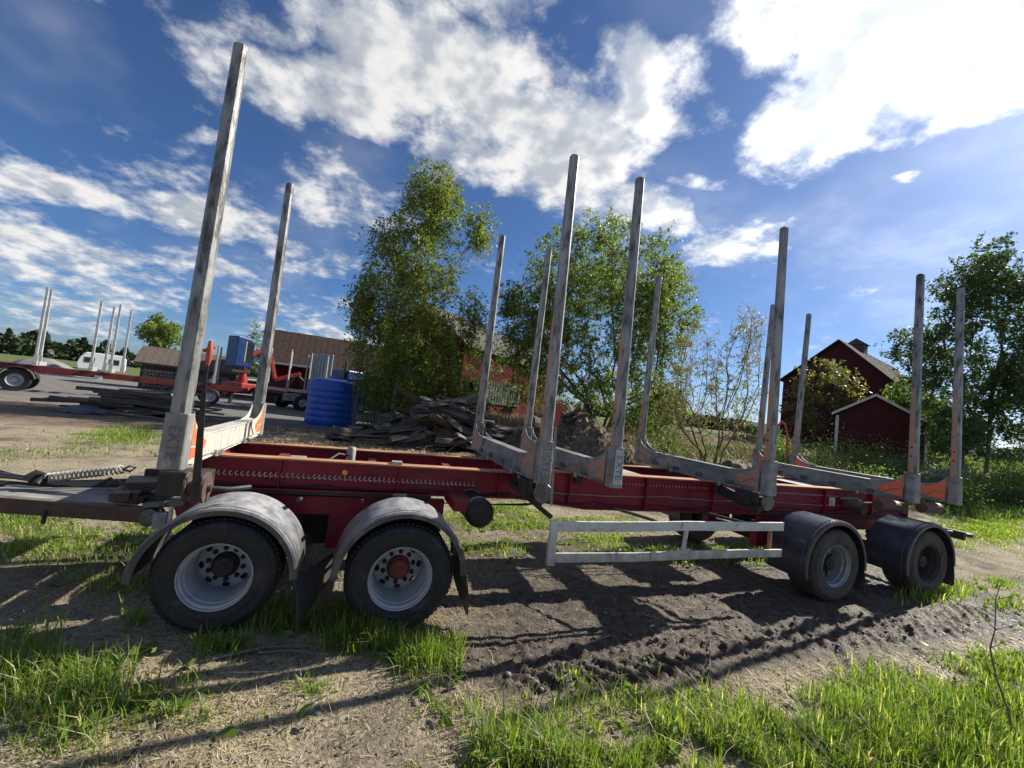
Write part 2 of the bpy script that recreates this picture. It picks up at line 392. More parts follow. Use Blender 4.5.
def raw_mesh(name, V, T, m, tone=None, parent=None, smooth=False, quads=False):
    """fast path for big meshes from arrays; T is (n,3) or (n,4)"""
    me = bpy.data.meshes.new(name); V = np.asarray(V, np.float32); T = np.asarray(T, np.int32)
    k = T.shape[1]; n = len(T)
    me.vertices.add(len(V)); me.vertices.foreach_set('co', V.ravel())
    me.loops.add(n * k); me.loops.foreach_set('vertex_index', T.ravel())
    me.polygons.add(n); me.polygons.foreach_set('loop_start', np.arange(0, n * k, k, dtype=np.int32))
    me.update(calc_edges=True)
    if smooth: me.polygons.foreach_set('use_smooth', np.ones(n, bool))
    if tone is not None:
        a = me.attributes.new('tone', 'FLOAT', 'POINT'); a.data.foreach_set('value', np.asarray(tone, np.float32))
    me.materials.append(MATS[m] if isinstance(m, str) else m)
    o = bpy.data.objects.new(name, me); COL.objects.link(o); o.parent = parent
    return o

# value noise for terrain and placement
_tab = rng.random((256, 256)).astype(np.float64)
def vnoise(x, y):
    x = np.asarray(x, float); y = np.asarray(y, float)
    xi = np.floor(x).astype(int); yi = np.floor(y).astype(int); fx = x - xi; fy = y - yi
    fx = fx * fx * (3 - 2 * fx); fy = fy * fy * (3 - 2 * fy)
    a = _tab[xi & 255, yi & 255]; b = _tab[(xi + 1) & 255, yi & 255]; c = _tab[xi & 255, (yi + 1) & 255]; d = _tab[(xi + 1) & 255, (yi + 1) & 255]
    return (a * (1 - fx) + b * fx) * (1 - fy) + (c * (1 - fx) + d * fx) * fy
def fbm(x, y, o=4, g=.5):
    s = 0; a = 1; t = 0
    for k in range(o):
        s = s + a * vnoise(x * 2 ** k + 17 * k, y * 2 ** k + 9 * k); t += a; a *= g
    return s / t
def sstep(a, b, x):
    t = np.clip((x - a) / (b - a), 0, 1); return t * t * (3 - 2 * t)

# ------------------------------------------------------------------ ground
def mud_mask(x, y):
    """wet churned wheel track in front of the trailer"""
    yc = -1.78 + .05 * np.sin(x * 1.3) - .02 * (x - 4)
    a = np.exp(-((y - yc) / .30) ** 2) * sstep(1.7, 2.6, x) * (1 - .6 * sstep(5.6, 8.5, x))
    b = np.exp(-((y + 0.9) / .35) ** 2) * sstep(2.0, 3, x) * .5
    return np.clip(a * (.55 + .9 * fbm(x * 2.2, y * 2.2)) + b * fbm(x * 1.7, y * 1.7), 0, 1)
def height(x, y):
    x = np.asarray(x, float); y = np.asarray(y, float)
    near = np.exp(-((x - 4) / 9) ** 2 - ((y + .5) / 5) ** 2)
    h = .05 * (fbm(x * .5, y * .5) - .5) * (1 + 0 * x) + near * (.045 * (fbm(x * 3, y * 3) - .5) + .034 * (fbm(x * 12, y * 12, 4, .6) - .5))
    m = mud_mask(x, y)
    h = h + m * (.20 * (fbm(x * 6, y * 8, 5, .7) - .55) + .05 * np.abs(fbm(x * 15, y * 18, 3) - .5))
    h = h + .085 * np.exp(-((x - .15) / .75) ** 2 - ((y + 1.05) / .55) ** 2)
    # tyre prints: bars across two tracks
    t1 = np.exp(-((y + 1.98 + .05 * (x - 3)) / .15) ** 4) * sstep(2.1, 2.5, x) * (1 - sstep(3.6, 4.2, x))
    h = h + t1 * .045 * np.sign(np.sin((x * .9 + (y + 2) * .7) * 44)) * .6
    t2 = np.exp(-((y + 2.0 - .10 * (x - 6)) / .26) ** 4) * sstep(4.6, 5.2, x) * (1 - sstep(8.5, 10.5, x))
    h = h + t2 * .030 * np.sin((x * .8 - (y + 2) * .9) * 40 + 5 * fbm(x * 1.5, y * 3)) * np.clip(2.6 * (fbm(x * 1.6 + 7, y * 4) - .38), 0, 1)
    # bank of pushed-up soil behind the trailer, rise towards the barn on the right
    bank = .95 * sstep(8.2, 11.5, y - .05 * (x - 12)) * sstep(5.0, 8.5, x)
    s = x * .9 + y * .35
    rise = 1.7 * sstep(25, 40, s) * sstep(-6, 6, y)
    far = np.hypot(x, y)
    return h + bank * (1 - sstep(26, 34, s)) + np.maximum(rise, bank * sstep(26, 34, s) * .9) + .25 * (fbm(x * .12, y * .12) - .5) * sstep(8, 30, far)

def ground_material():
    m = bpy.data.materials.new('ground'); m.use_nodes = True
    nt = m.node_tree; N, L = nt.nodes, nt.links; b = N['Principled BSDF']
    tc = N.new('ShaderNodeTexCoord')
    def noise(s, d=8, r=.62):
        n = N.new('ShaderNodeTexNoise'); n.inputs['Scale'].default_value = s; n.inputs['Detail'].default_value = d; n.inputs['Roughness'].default_value = r
        L.new(tc.outputs['Object'], n.inputs['Vector']); return n.outputs['Fac']
    def mr(v, a, bb, lo=0., hi=1.):
        n = N.new('ShaderNodeMapRange'); n.clamp = True; L.new(v, n.inputs['Value']); n.inputs['From Min'].default_value = a; n.inputs['From Max'].default_value = bb
        n.inputs['To Min'].default_value = lo; n.inputs['To Max'].default_value = hi; return n.outputs['Result']
    def mixc(f, A, B):
        n = N.new('ShaderNodeMix'); n.data_type = 'RGBA'; L.new(f, n.inputs['Factor'])
        for key, q in (('A', A), ('B', B)):
            if isinstance(q, tuple): n.inputs[key].default_value = _lin(q)
            else: L.new(q, n.inputs[key])
        return n.outputs['Result']
    def attr(k):
        a = N.new('ShaderNodeAttribute'); a.attribute_name = k; return a.outputs['Fac']
    dry = mixc(mr(noise(2.2), .35, .65), (.185, .147, .10), (.33, .275, .19))
    dry = mixc(mr(noise(38, 6), .45, .62), dry, (.46, .395, .275))
    dry = mixc(mr(noise(70, 6), .56, .68), dry, (.085, .068, .05))
    dry = mixc(mr(noise(5.5), .56, .66, 0, .55), dry, (.10, .105, .045))
    dry = mixc(mr(noise(.9, 5), .48, .64, 0, .75), dry, (.085, .07, .054))
    wet = mixc(mr(noise(9), .4, .62), (.062, .050, .039), (.15, .122, .094))
    c = mixc(attr('mud'), dry, wet)
    gv = mixc(mr(noise(1.2), .35, .65), (.20, .19, .175), (.14, .13, .12))
    gv = mixc(mr(noise(9), .55, .66), gv, (.09, .085, .075))
    c = mixc(attr('yard'), c, gv)
    bark = mixc(mr(noise(7), .4, .6), (.10, .062, .045), (.20, .15, .11))
    c = mixc(attr('litter'), c, bark)
    fd = mixc(mr(noise(.5), .35, .65), (.075, .105, .03), (.12, .14, .05))
    c = mixc(attr('field'), c, fd)
    L.new(c, b.inputs['Base Color'])
    n = N.new('ShaderNodeMath'); n.operation = 'MULTIPLY_ADD'; L.new(attr('mud'), n.inputs[0]); n.inputs[1].default_value = -.35; n.inputs[2].default_value = .97
    L.new(n.outputs[0], b.inputs['Roughness']); b.inputs['Specular IOR Level'].default_value = .22
    bp = N.new('ShaderNodeBump'); bp.inputs['Strength'].default_value = .9; bp.inputs['Distance'].default_value = .035
    ad = N.new('ShaderNodeMath'); ad.operation = 'MULTIPLY_ADD'; L.new(noise(110, 5), ad.inputs[0]); ad.inputs[1].default_value = .5; L.new(noise(28, 6), ad.inputs[2])
    L.new(ad.outputs[0], bp.inputs['Height']); L.new(bp.outputs[0], b.inputs['Normal'])
    return m

def graded(lo, hi, step, far, growth=1.09):
    a = list(np.arange(lo, hi, step)); s = step; p = a[0]; left = []
    while p > -far: s *= growth; p -= s; left.append(p)
    s = step; p = a[-1]; right = []
    while p < far: s *= growth; p += s; right.append(p)
    return np.array(left[::-1] + a + right)

gx = graded(-1.2, 9.0, .024, 2500, 1.06); gy = graded(-3.3, -.6, .02, 2500, 1.06)
GX, GY = np.meshgrid(gx, gy, indexing='ij')
GZ = height(GX, GY)
nx, ny = GX.shape
idx = np.arange(nx * ny).reshape(nx, ny)
quads = np.stack([idx[:-1, :-1], idx[1:, :-1], idx[1:, 1:], idx[:-1, 1:]], -1).reshape(-1, 4)
ground = raw_mesh('ground', np.stack([GX, GY, GZ], -1).reshape(-1, 3), quads, ground_material(), smooth=True)
kind(ground, 'structure')
def gattr(k, v):
    a = ground.data.attributes.new(k, 'FLOAT', 'POINT'); a.data.foreach_set('value', np.ascontiguousarray(v.ravel(), np.float32))
wetz = sstep(1.2, 2.4, GX) * (1 - sstep(8.5, 11, GX)) * sstep(-2.35, -1.85, GY + .25 * (fbm(GX * 1.5, GY * 1.5, 3) - .5)) * (1 - sstep(.6, 1.6, GY)) * (.45 + .75 * fbm(GX * 1.3 + 3, GY * 1.3, 4)) + .5 * sstep(-.6, .0, GY) * (1 - sstep(.9, 1.7, GY)) * (1 - sstep(1.0, 2.0, GX)) * sstep(-2.5, -1.0, GX)
gattr('mud', np.clip(mud_mask(GX, GY) * 1.5 + wetz, 0, 1))
yard = sstep(13.5, 16.5, GY + .25 * GX + 2 * fbm(GX * .3, GY * .3)) * (1 - sstep(3, 6, GX - .05 * GY)) * (1 - sstep(55, 75, GY))
gattr('yard', yard)
litter = sstep(6.0, 7.5, GY + 2 * (fbm(GX * .6, GY * .6) - .5)) * (1 - sstep(13.5, 16.5, GY + .25 * GX)) * sstep(-3.2, -1.6, GX) + .8 * sstep(9.5, 11, GY) * (1 - sstep(15, 17, GY)) * (1 - sstep(-3.2, -1.6, GX))
gattr('litter', np.clip(litter, 0, 1))
field = np.clip(sstep(20, 27, GX * .9 + GY * .4) + sstep(50, 70, GY), 0, 1)
gattr('field', field)
def H(x, y): return float(height(x, y))

# ------------------------------------------------------------------ the log trailer
trailer = thing('log_trailer', (0, 0, 0), 'long red timber trailer with six grey bunks of tall metal stakes, in the foreground', 'trailer')
SX = [-.135, 2.709, 3.479, 5.557, 8.224, 9.202]
WX = [.235, 1.53, 6.72, 8.58]
AXLE = .44

def ibeam(x0, x1, y, z0a, z0b, z1, name, fw=.13, x_t=None):
    """web and lower flange in red, worn upper flange as a sub-part; lower edge may drop from z0a to z0b up to x_t"""
    m = MB()
    x_t = x_t or x0
    pts = [(x0, z0a), (x_t, z0b), (x1, z0b), (x1, z1 - .014), (x0, z1 - .014)] if x_t > x0 else [(x0, z0b), (x1, z0b), (x1, z1 - .014), (x0, z1 - .014)]
    m.prism(pts, lambda u, v, w: (u, w, v), y - .007, y + .007)
    if x_t > x0:
        m.loft((x0, y, z0a - .008), (x_t, y, z0b - .008), fw, .016)
        m.loft((x_t, y, z0b - .008), (x1, y, z0b - .008), fw, .016)
    else:
        m.loft((x0, y, z0b - .008), (x1, y, z0b - .008), fw, .016)
    b = m.build(name, 'red_paint', trailer)
    MB().loft((x0, y, z1 - .006), (x1, y, z1 - .006), fw, .016).build('top_flange', 'rust_top', b, bevel=.003)
    # stiffeners welded to the outer side of the web
    s = 1 if y > 0 else -1
    xs = np.arange(x0 + .6, x1 - .2, 1.05)
    for x in xs:
        zb = z0b + .004
        MB().box((x, y + s * .032, (zb + z1 - .02) / 2), (.01, .045, z1 - .02 - zb)).build('stiffener', 'red_paint', b)
    return b

near_front = ibeam(-.16, 2.78, -.45, .95, .95, 1.22, 'frame_beam')
far_front = ibeam(-.16, 2.78, .45, .95, .95, 1.22, 'frame_beam')
near_rear = ibeam(2.785, 9.45, -.45, .95, .862, 1.26, 'frame_beam', .15, 3.6)
far_rear = ibeam(2.785, 9.45, .45, .95, .862, 1.26, 'frame_beam', .15, 3.6)
for x in (.35, 1.25, 2.1, 3.1, 4.4, 5.1, 6.2, 7.4, 8.8):
    z = 1.06
    MB().box((x, 0, z), (.09, .88, .15)).build('cross_member', 'red_paint', trailer, bevel=.004)
MB().box((-.175, 0, 1.08), (.02, 1.02, .25)).build('front_plate', 'red_paint', trailer, bevel=.003)
MB().box((9.47, 0, 1.05), (.03, 1.06, .36)).build('rear_plate', 'red_paint', trailer, bevel=.003)

def hooks(x0, x1, step, z, y, r, name):
    m = MB()
    for x in np.arange(x0, x1, step):
        pts = [(x, y, z + r), (x - r * .55, y - r * .7, z + r * .1), (x, y - r * .9, z - r * .75), (x + r * .8, y - r * .6, z - r * .25)]
        m.tube(pts, r * .25, 5)
    return kind(m.build(name, 'bunk_white', trailer, smooth=60), 'stuff')
hooks(-.08, 2.3, .045, 1.06, -.462, .021, 'rope_hooks')
hooks(3.95, 5.4, .05, 1.155, -.462, .013, 'rope_hooks')
hooks(6.0, 7.1, .05, 1.155, -.462, .012, 'rope_hooks')
m = MB(); m.tube([(5.9, -.467, 1.15), (7.9, -.467, 1.14)], .007, 6); m.build('air_line', 'plate_steel', trailer)
for x, z in ((.99, 1.115),):
    MB().lathe([(-.018, 0), (-.018, .02), (-.012, .027), (0, .027)], (x, -.457, z), 20).build('amber_reflector', 'amber', trailer, smooth=40)
MB().box((7.77, -.472, 1.06), (.12, .012, .13)).build('marker_plate', 'white_paint', trailer, bevel=.002)
# small weathered fittings on the frame
for x, y, z, sx, sy, sz in ((1.46, -.45, 1.235, .10, .09, .03), (.55, -.30, 1.20, .14, .10, .03), (1.52, -.5, .925, .13, .07, .05)):
    MB().box((x, y, z), (sx, sy, sz)).build('clamp_plate', 'plate_steel', trailer, bevel=.004)
MB().lathe([(0, 0), (0, .045), (.14, .045), (.165, .03), (.17, 0)], (1.02, .05, 1.13), 16, axis='z').build('valve', 'plate_steel', trailer, smooth=40)
m = MB(); m.tube([(1.0, .04, 1.2), (.9, -.05, 1.23), (.78, -.2, 1.15), (.7, -.3, 1.1)], .012, 6); m.build('hose', 'hose', trailer, smooth=60)
for y0 in (.05, .12, .2):
    m = MB(); m.tube([(x, y0 + .02 * math.sin(x * 3 + y0 * 20), 1.09 + .015 * math.sin(x * 5 + y0 * 9)) for x in np.linspace(-.1, 9.2, 50)], .011, 6); m.build('air_hose', 'hose', trailer, smooth=60)
# deck sheets between the rear beams
for x, w in ((4.35, .5), (6.6, .9), (7.9, .7)):
    MB().box((x, .1, 1.225), (w, .6, .008)).build('deck_plate', 'plate_steel', trailer, bevel=.002)

# bolt heads, seams and cables that clutter the web of the near beams
for x in (.35, 1.25, 2.1, 3.1, 4.4, 5.1, 6.2, 7.4, 8.8):
    for dx in (-.025, .025):
        for dz in (1.02, 1.10):
            MB().lathe([(0, .011), (-.010, .011), (-.012, .008), (-.012, 0)], (x + dx, -.458, dz), 6).build('bolt_head', 'dark_steel', near_front if x < 2.7 else near_rear)
for (x0, x1, z, sg, mm_) in ((-.1, 2.7, .985, .02, 'hose'), (2.9, 5.5, .92, .03, 'hose'), (3.0, 8.2, 1.02, .02, 'rope'), (5.6, 9.3, .95, .03, 'hose')):
    m = MB(); n = 30
    m.tube([(x0 + (x1 - x0) * k / n, -.47, z - sg * abs(math.sin(math.pi * 3 * k / n)) + .004 * math.sin(k * 2.1)) for k in range(n + 1)], .008, 6); m.build('cable', mm_, trailer, smooth=60)
for x, z, w, h, c in ((6.05, 1.10, .09, .05, 'panel_pale'),):
    MB().box((x, -.461, z), (w, .006, h)).build('side_marker', c, trailer, bevel=.002)
MB().box((3.05, -.475, 1.05), (.13, .035, .16)).build('valve_block', 'galv_dark', trailer, bevel=.008)
m = MB()
for k in range(4): m.tube([(3.02 + .02 * k, -.49, .98), (3.0 + .03 * k, -.50, .90), (2.9 - .1 * k, -.46, .86), (2.4 - .2 * k, -.40, .84)], .007, 6)
kind(m.build('brake_lines', 'hose', trailer, smooth=60), 'stuff')

# --- bunks with their stakes
def text_mesh(body, size):
    cu = bpy.data.curves.new('lettering', 'FONT'); cu.body = body; cu.size = size; cu.align_x = 'CENTER'; cu.align_y = 'CENTER'
    cu.extrude = .0006; cu.space_character = 1.05
    o = bpy.data.objects.new('tmp_text', cu); COL.objects.link(o)
    dg = bpy.context.evaluated_depsgraph_get(); me = bpy.data.meshes.new_from_object(o.evaluated_get(dg))
    bpy.data.objects.remove(o); bpy.data.curves.remove(cu)
    return me
letters = text_mesh('EXTE', .10)

LEAN = -.0213
SOCK_H, STAKE_H = .39, 3.17
def gusset(s, xo, th):
    """curved knee plate between bunk and socket, in the plane of the bunk"""
    pts = [(1.12, 1.265), (1.135, 1.66)]
    for k in range(1, 9):
        t = k / 8; a = t * math.pi / 2
        pts.append((1.135 - .40 * (1 - math.cos(a)), 1.66 - .19 * math.sin(a)))
    pts += [(.62, 1.43), (.80, 1.30)]
    m = MB(); m.prism(pts, lambda u, v, w: (w, s * u, v), xo - th / 2, xo + th / 2)
    return m
def film(s, xo, d):
    """retro-reflective film on the face of the knee plate"""
    A = [(1.118, 1.30), (1.118, 1.39), (1.0, 1.375), (.93, 1.33), (.90, 1.31)]
    B = [(1.118, 1.40), (1.118, 1.60), (1.07, 1.52), (.98, 1.475), (.80, 1.40), (.88, 1.32), (.93, 1.35), (1.0, 1.392)]
    m = MB()
    for pts in (A, B): m.prism(pts, lambda u, v, w: (w, s * u, v), xo, xo + d * .0025)
    return m

for i, x in enumerate(SX):
    z1 = -.03 if i == 0 else 0.0
    paint = 'bunk_white' if i == 0 else 'bunk_metal'
    spaint = 'socket_grey' if i == 0 else 'bunk_metal'
    m = MB()
    # box section with a thin proud lip along the top
    m.box((x, 0, 1.355 + z1), (.11, 2.24, .19)); m.box((x, 0, 1.456 + z1), (.135, 2.10, .012)); m.box((x, 0, 1.256 + z1), (.135, 2.10, .010))
    bunk = m.build('bunk', paint, trailer, bevel=.004)
    bunk['label'] = ('whitish foremost cross bunk' if i == 0 else 'grey metal cross bunk')
    for yb in (-.45, .45):
        MB().box((x, yb, 1.236 + z1 * .3), (.20, .20, .028)).build('saddle', 'galv_dark', bunk, bevel=.004)
        for dx in (-.085, .085):
            MB().lathe([(0, 0), (0, .016), (.05, .016), (.052, .012), (.056, 0)], (x + dx, yb - .13, 1.22), 8, axis='z').build('bolt', 'plate_steel', bunk)
    for yb in (-.72, -.2, .25, .7):
        mm = MB(); mm.box((x - .062, yb, 1.30 + z1), (.014, .10, .05)); mm.box((x - .075, yb + .03, 1.295 + z1), (.02, .03, .03)); mm.box((x - .075, yb - .03, 1.295 + z1), (.02, .03, .03))
        mm.build('clamp', 'galv_dark' if i else 'bunk_white', bunk, bevel=.003)
    # the load cable sagging along the bunk
    mm = MB(); mm.tube([(x + (.075 if i == 0 else -.085), yy, 1.27 - .02 * math.sin((yy + 1) * 1.6)) for yy in np.linspace(-.9, .9, 14)], .006, 5); mm.build('cable', 'plate_steel', bunk)
    for s in (-1, 1):
        y = 1.2 * s
        so = MB()
        so.loft((x, y, 1.245 + z1), (x, y + s * LEAN * .39, 1.25 + z1 + SOCK_H), .138 if i else .155, .122, .13 if i else .15, .114, up=(0, 1, 0), ch=.12)
        sock = so.build('socket', spaint, bunk, bevel=.006)
        st = MB()
        n = 7
        a = Vector((x, y + s * LEAN * .3, 1.25 + z1 + .30)); b = Vector((x, y + s * LEAN * STAKE_H, 1.25 + z1 + STAKE_H))
        st.loft(a, b, .108 if i else .118, .098, .084 if i else .09, .078, up=(0, 1, 0), ch=.24)
        stake = st.build('stake', 'galv', bunk, smooth=25)
        c = MB(); c.loft(b, b + Vector((0, 0, .012)), .074, .068, .064, .058, up=(0, 1, 0), ch=.25); c.build('stake_cap', 'galv_dark', bunk)
        for xo in (-.060, .060):
            g = gusset(s, x + xo, .012)
            g.v = [(p[0], p[1], p[2] + z1) for p in g.v]
            gp = g.build('knee_plate', paint, bunk, bevel=.002)
            d = -1 if xo < 0 else 1
            fl = film(s, x + xo + d * .0065, d); fl.v = [(p[0], p[1], p[2] + z1) for p in fl.v]
            fl.build('reflective_film', 'orange_film' if i in (0, 4, 5) else 'orange_faded', bunk)
        # worn orange strip up the forward face of the stake
        if i:
            t0, t1 = .40, 1.55 if s < 0 else 1.0
            def at(t, w, dx):
                wd = .108 + (.084 - .108) * (t - .3) / (STAKE_H - .3)
                return Vector((x - wd / 2 - .002, y + s * LEAN * t, 1.25 + z1 + t))
            sm = MB(); sm.loft(at(t0, 0, 0), at(t1, 0, 0), .054, .003, .048, .003, up=(1, 0, 0))
            sm.build('reflective_strip', 'orange_worn', bunk)
        # black discs on the stake face, painting the shade inside pin holes
        for t in (.62, .74):
            MB().lathe([(-.001, 0), (-.001, .013), (.001, .013), (.001, 0)], (x - (.108 - .024 * (t - .3) / 2.87) / 2 - .0045, y + s * LEAN * t, 1.25 + z1 + t), 10, axis='x').build('pin_hole_disc', 'black_iron', bunk)
        if s < 0 and i in (0, 1, 2):
            # maker's lettering down the outer face of the socket
            pale = i == 1
            pn = MB(); pn.box((x, y - .0615, 1.25 + z1 + .20), (.09, .004, .34)); 
            if i == 2: pn.build('name_panel', 'panel_pale', bunk)
            o = bpy.data.objects.new('lettering', letters.copy()); COL.objects.link(o); o.data.materials.clear()
            o.data.materials.append(MATS['label_pale' if pale else 'label_dark'])
            o.parent = bunk; o.matrix_local = Matrix.Translation((x, y - .0705 + .0015, 1.25 + z1 + .195)) @ Matrix.Rotation(math.radians(90), 4, 'Y') @ Matrix.Rotation(math.radians(90), 4, 'X') @ Matrix.Scale(1, 4)
            o.matrix_local = Matrix(((0, 1, 0, x + .0), (0, 0, -1, y - .0645), (-1, 0, 0, 1.25 + z1 + .195), (0, 0, 0, 1)))
            if i == 0: o.matrix_local = Matrix(((0, 1, 0, x), (0, 0, -1, y - .0625), (-1, 0, 0, 1.25 + z1 + .19), (0, 0, 0, 1)))
    # strap winch under the near end
    if i == 0:
        w = MB(); w.lathe([(-.05, 0), (-.05, .10), (-.035, .10), (-.03, .06), (.05, .06), (.055, .105), (.072, .105), (.075, .03), (.10, .03), (.10, 0)], (.04, -1.27, 1.11), 28, axis='x'); w.build('strap_winch', 'brown_steel', bunk, smooth=35)
        w = MB(); w.box((-.10, -1.20, 1.13), (.16, .18, .17)); w.box((-.02, -1.0, 1.10), (.12, .3, .13)); w.build('winch_bracket', 'dark_steel', bunk, bevel=.01)
        MB().tube([(.1, -1.27, 1.11), (.24, -1.24, 1.10), (.34, -1.1, 1.09)], .016, 8).build('ratchet_bar', 'dark_steel', bunk, smooth=50)
    elif i in (1, 3):
        w = MB(); w.lathe([(-.14, 0), (-.14, .085), (-.125, .095), (-.11, .085), (-.10, .05), (.02, .05), (.03, .085), (.045, .085), (.045, 0)], (x + .03, -1.06, 1.155 + z1), 24, axis='y' if i != 0 else 'x')
        w.build('strap_winch', 'galv_dark', bunk, smooth=35)
        w = MB(); w.box((x, -.93, 1.16 + z1), (.16, .22, .15)); w.box((x - .06, -1.09, 1.19 + z1), (.015, .10, .12)); w.build('winch_bracket', 'dark_steel', bunk, bevel=.004)
    elif i == 2:
        w = MB(); w.lathe([(0, 0), (0, .05), (.05, .05), (.05, .025), (.051, 0)], (x + .02, -.49, 1.17), 20); w.build('pin', 'black_iron', bunk, smooth=40)
    else:
        w = MB(); w.lathe([(-.2, 0), (-.2, .075), (.2, .075), (.2, 0)], (x - .12, -.98, 1.14), 18, axis='x'); w.build('strap_winch', 'brown_steel', bunk, smooth=40)

# strut from the second bunk down to the side guard
MB().tube([(2.62, -.60, 1.12), (2.86, -1.16, .93)], .024, 8).build('guard_strut', 'dark_steel', trailer, smooth=60)
MB().loft((2.70, -.50, 1.16), (2.74, -1.15, 1.06), .05, .10).build('outrigger', 'dark_steel', trailer, bevel=.004)
MB().loft((5.56, -.50, 1.16), (5.56, -1.12, 1.08), .06, .12).build('outrigger', 'dark_steel', trailer, bevel=.004)

# load straps with their binders
def strap(pts, w, mname, name='strap'):
    mm = MB(); 
    for a, b in zip(pts[:-1], pts[1:]): mm.loft(a, b, w, .006, up=(0, 1, 0))
    return mm.build(name, mname, trailer)
sp = [(.065, -1.34, 1.02), (.06, -1.33, 1.15), (.035, -1.32, 1.5), (.015, -1.31, 1.85), (.01, -1.305, 2.0)]; sw = [.052, .05, .04, .022, .014]
mm = MB()
for k in range(4): mm.loft(sp[k], sp[k + 1], sw[k], .006, sw[k + 1], .006, up=(0, 1, 0))
mm.build('strap', 'dark_steel', trailer)
MB().tube([(.01, -1.30, 1.96), (.012, -1.30, 2.02), (.012, -1.30, 2.08), (.008, -1.30, 2.14)], [.010, .022, .022, .012], 8).build('load_binder', 'binder_orange', trailer, smooth=60)
MB().tube([(-.03, -1.30, 2.06), (.03, -1.28, 2.10)], .012, 8).build('binder_handle', 'binder_orange', trailer, smooth=60)
strap([(2.765, -1.33, 1.08), (2.755, -1.33, 1.3), (2.74, -1.32, 1.62), (2.735, -1.32, 1.80)], .022, 'rope')
MB().tube([(2.735, -1.32, 1.78), (2.74, -1.315, 1.86), (2.745, -1.31, 1.94), (2.755, -1.30, 1.99), (2.785, -1.29, 1.97), (2.785, -1.29, 1.91)], [.012, .026, .024, .022, .018, .012], 8).build('load_binder', 'binder_red', trailer, smooth=60)
# red strap looped over the far end of the fifth bunk
pts = [(8.33, .95, 1.50), (8.37, .97, 1.85), (8.42, .99, 2.12), (8.52, 1.0, 2.22), (8.63, 1.01, 2.18), (8.70, 1.0, 1.98), (8.72, 1.0, 1.5)]
strap(pts, .05, 'binder_red', 'looped_strap')

# --- wheels
def tyre_profile():
    R = .43
    return [(.17, .242), (.185, .29), (.190, .305), (.1905, .31), (.188, .315), (.192, .35), (.1945, .365), (.1945, .372), (.189, .376), (.182, .395), (.168, .415), (.15, R - .003), (.105, R), (.100, R - .014), (.088, R - .014), (.083, R),
            (.048, R), (.043, R - .014), (.031, R - .014), (.026, R), (-.026, R), (-.031, R - .014), (-.043, R - .014), (-.048, R), (-.083, R), (-.088, R - .014),
            (-.100, R - .014), (-.105, R), (-.15, R - .003), (-.168, .415), (-.182, .395), (-.189, .376), (-.1945, .372), (-.1945, .365), (-.192, .35), (-.188, .315), (-.1905, .31), (-.190, .305), (-.185, .29), (-.17, .242)]
def disc_with_holes(y, r0, r1, holes, n=160, m=14):
    """conical wheel disc with round hand holes cut through"""
    M = MB(); V = []; F = []
    for j in range(m + 1):
        q = j / m; r = r0 + (r1 - r0) * q
        for k in range(n): t = 2 * math.pi * k / n; V.append((r * math.cos(t), y - .035 * (1 - q) ** .7, r * math.sin(t)))
    for j in range(m):
        for k in range(n):
            r = r0 + (r1 - r0) * (j + .5) / m; t = ((k + .5) / n * holes) % 1 - .5
            if ((r - .178) / .021) ** 2 + (t * 2 * math.pi / holes * .178 / .030) ** 2 < 1: continue
            F.append((j * n + k, j * n + (k + 1) % n, (j + 1) * n + (k + 1) % n, (j + 1) * n + k))
    return M.add(V, F)
def make_wheel(rim_m, hub_m, tyre_m, deep=True, nuts='black_iron'):
    """wheel round the origin, outer side towards -y"""
    w = MB().lathe(tyre_profile(), n=64).build('wheel', tyre_m, None, smooth=30)
    t = MB()   # tread blocks on the crown
    for k in range(64):
        a = 2 * math.pi * k / 64
        for yy, wd in ((-.128, .042), (0, .048), (.128, .042)):
            R = Matrix.Rotation(-a, 3, 'Y')
            t.box(R @ Vector((.4305, yy, 0)), (.010, wd, .026), rot=R)
    kind(t.build('tread_blocks', 'tread', w), 'stuff')
    yd = .115 if deep else .0
    r = MB().lathe([(-.168, .243), (-.180, .247), (-.184, .252), (-.178, .256), (-.168, .250), (-.158, .238), (-.150, .231), (-.11, .229), (-.10, .222), (-.04, .219), (-.03, .214), (yd + .02, .210), (yd, .208)], n=64)
    r.lathe([(.17, .245), (.17, .23), (yd + .03, .210)], n=48)
    rm = r.build('rim', rim_m, w, smooth=30)
    disc_with_holes(yd, .09, .209, 8).build('disc', rim_m, w, smooth=30)
    MB().lathe([(yd + .06, .209), (yd + .06, .02)], n=24).build('brake_drum', 'black_iron', w)
    h = MB().lathe([(yd - .02, .100), (yd - .07, .098), (yd - .082, .09), (yd - .085, .084), (yd - .105, .08), (yd - .115, .066), (yd - .115, .03), (yd - .122, .028), (yd - .122, 0)], n=28)
    h.build('hub', hub_m, w, smooth=30)
    q = MB()
    for k in range(10):
        a = 2 * math.pi * k / 10 + .1
        q.lathe([(yd - .014, .021), (yd - .048, .019), (yd - .056, .010), (yd - .056, 0)], (.128 * math.cos(a), 0, .128 * math.sin(a)), 6)
    kind(q.build('wheel_nuts', nuts, w), 'stuff')
    return w
def put_wheel(src, loc, roll, flip=False):
    src.parent = trailer; src.location = loc; src.rotation_euler = (0, roll, math.pi if flip else 0)
def copy_wheel(src, loc, roll, flip=False):
    c = inst(src, trailer, loc, (0, roll, math.pi if flip else 0))
    for ch in src.children: inst(ch, c)
    return c
w1 = make_wheel('rim_white', 'black_iron', 'tyre'); put_wheel(w1, (WX[0], -1.075, AXLE + .036), .3); w1.scale = (.935, 1, .935); w1['label'] = 'front wheel with pale rim and black hub'
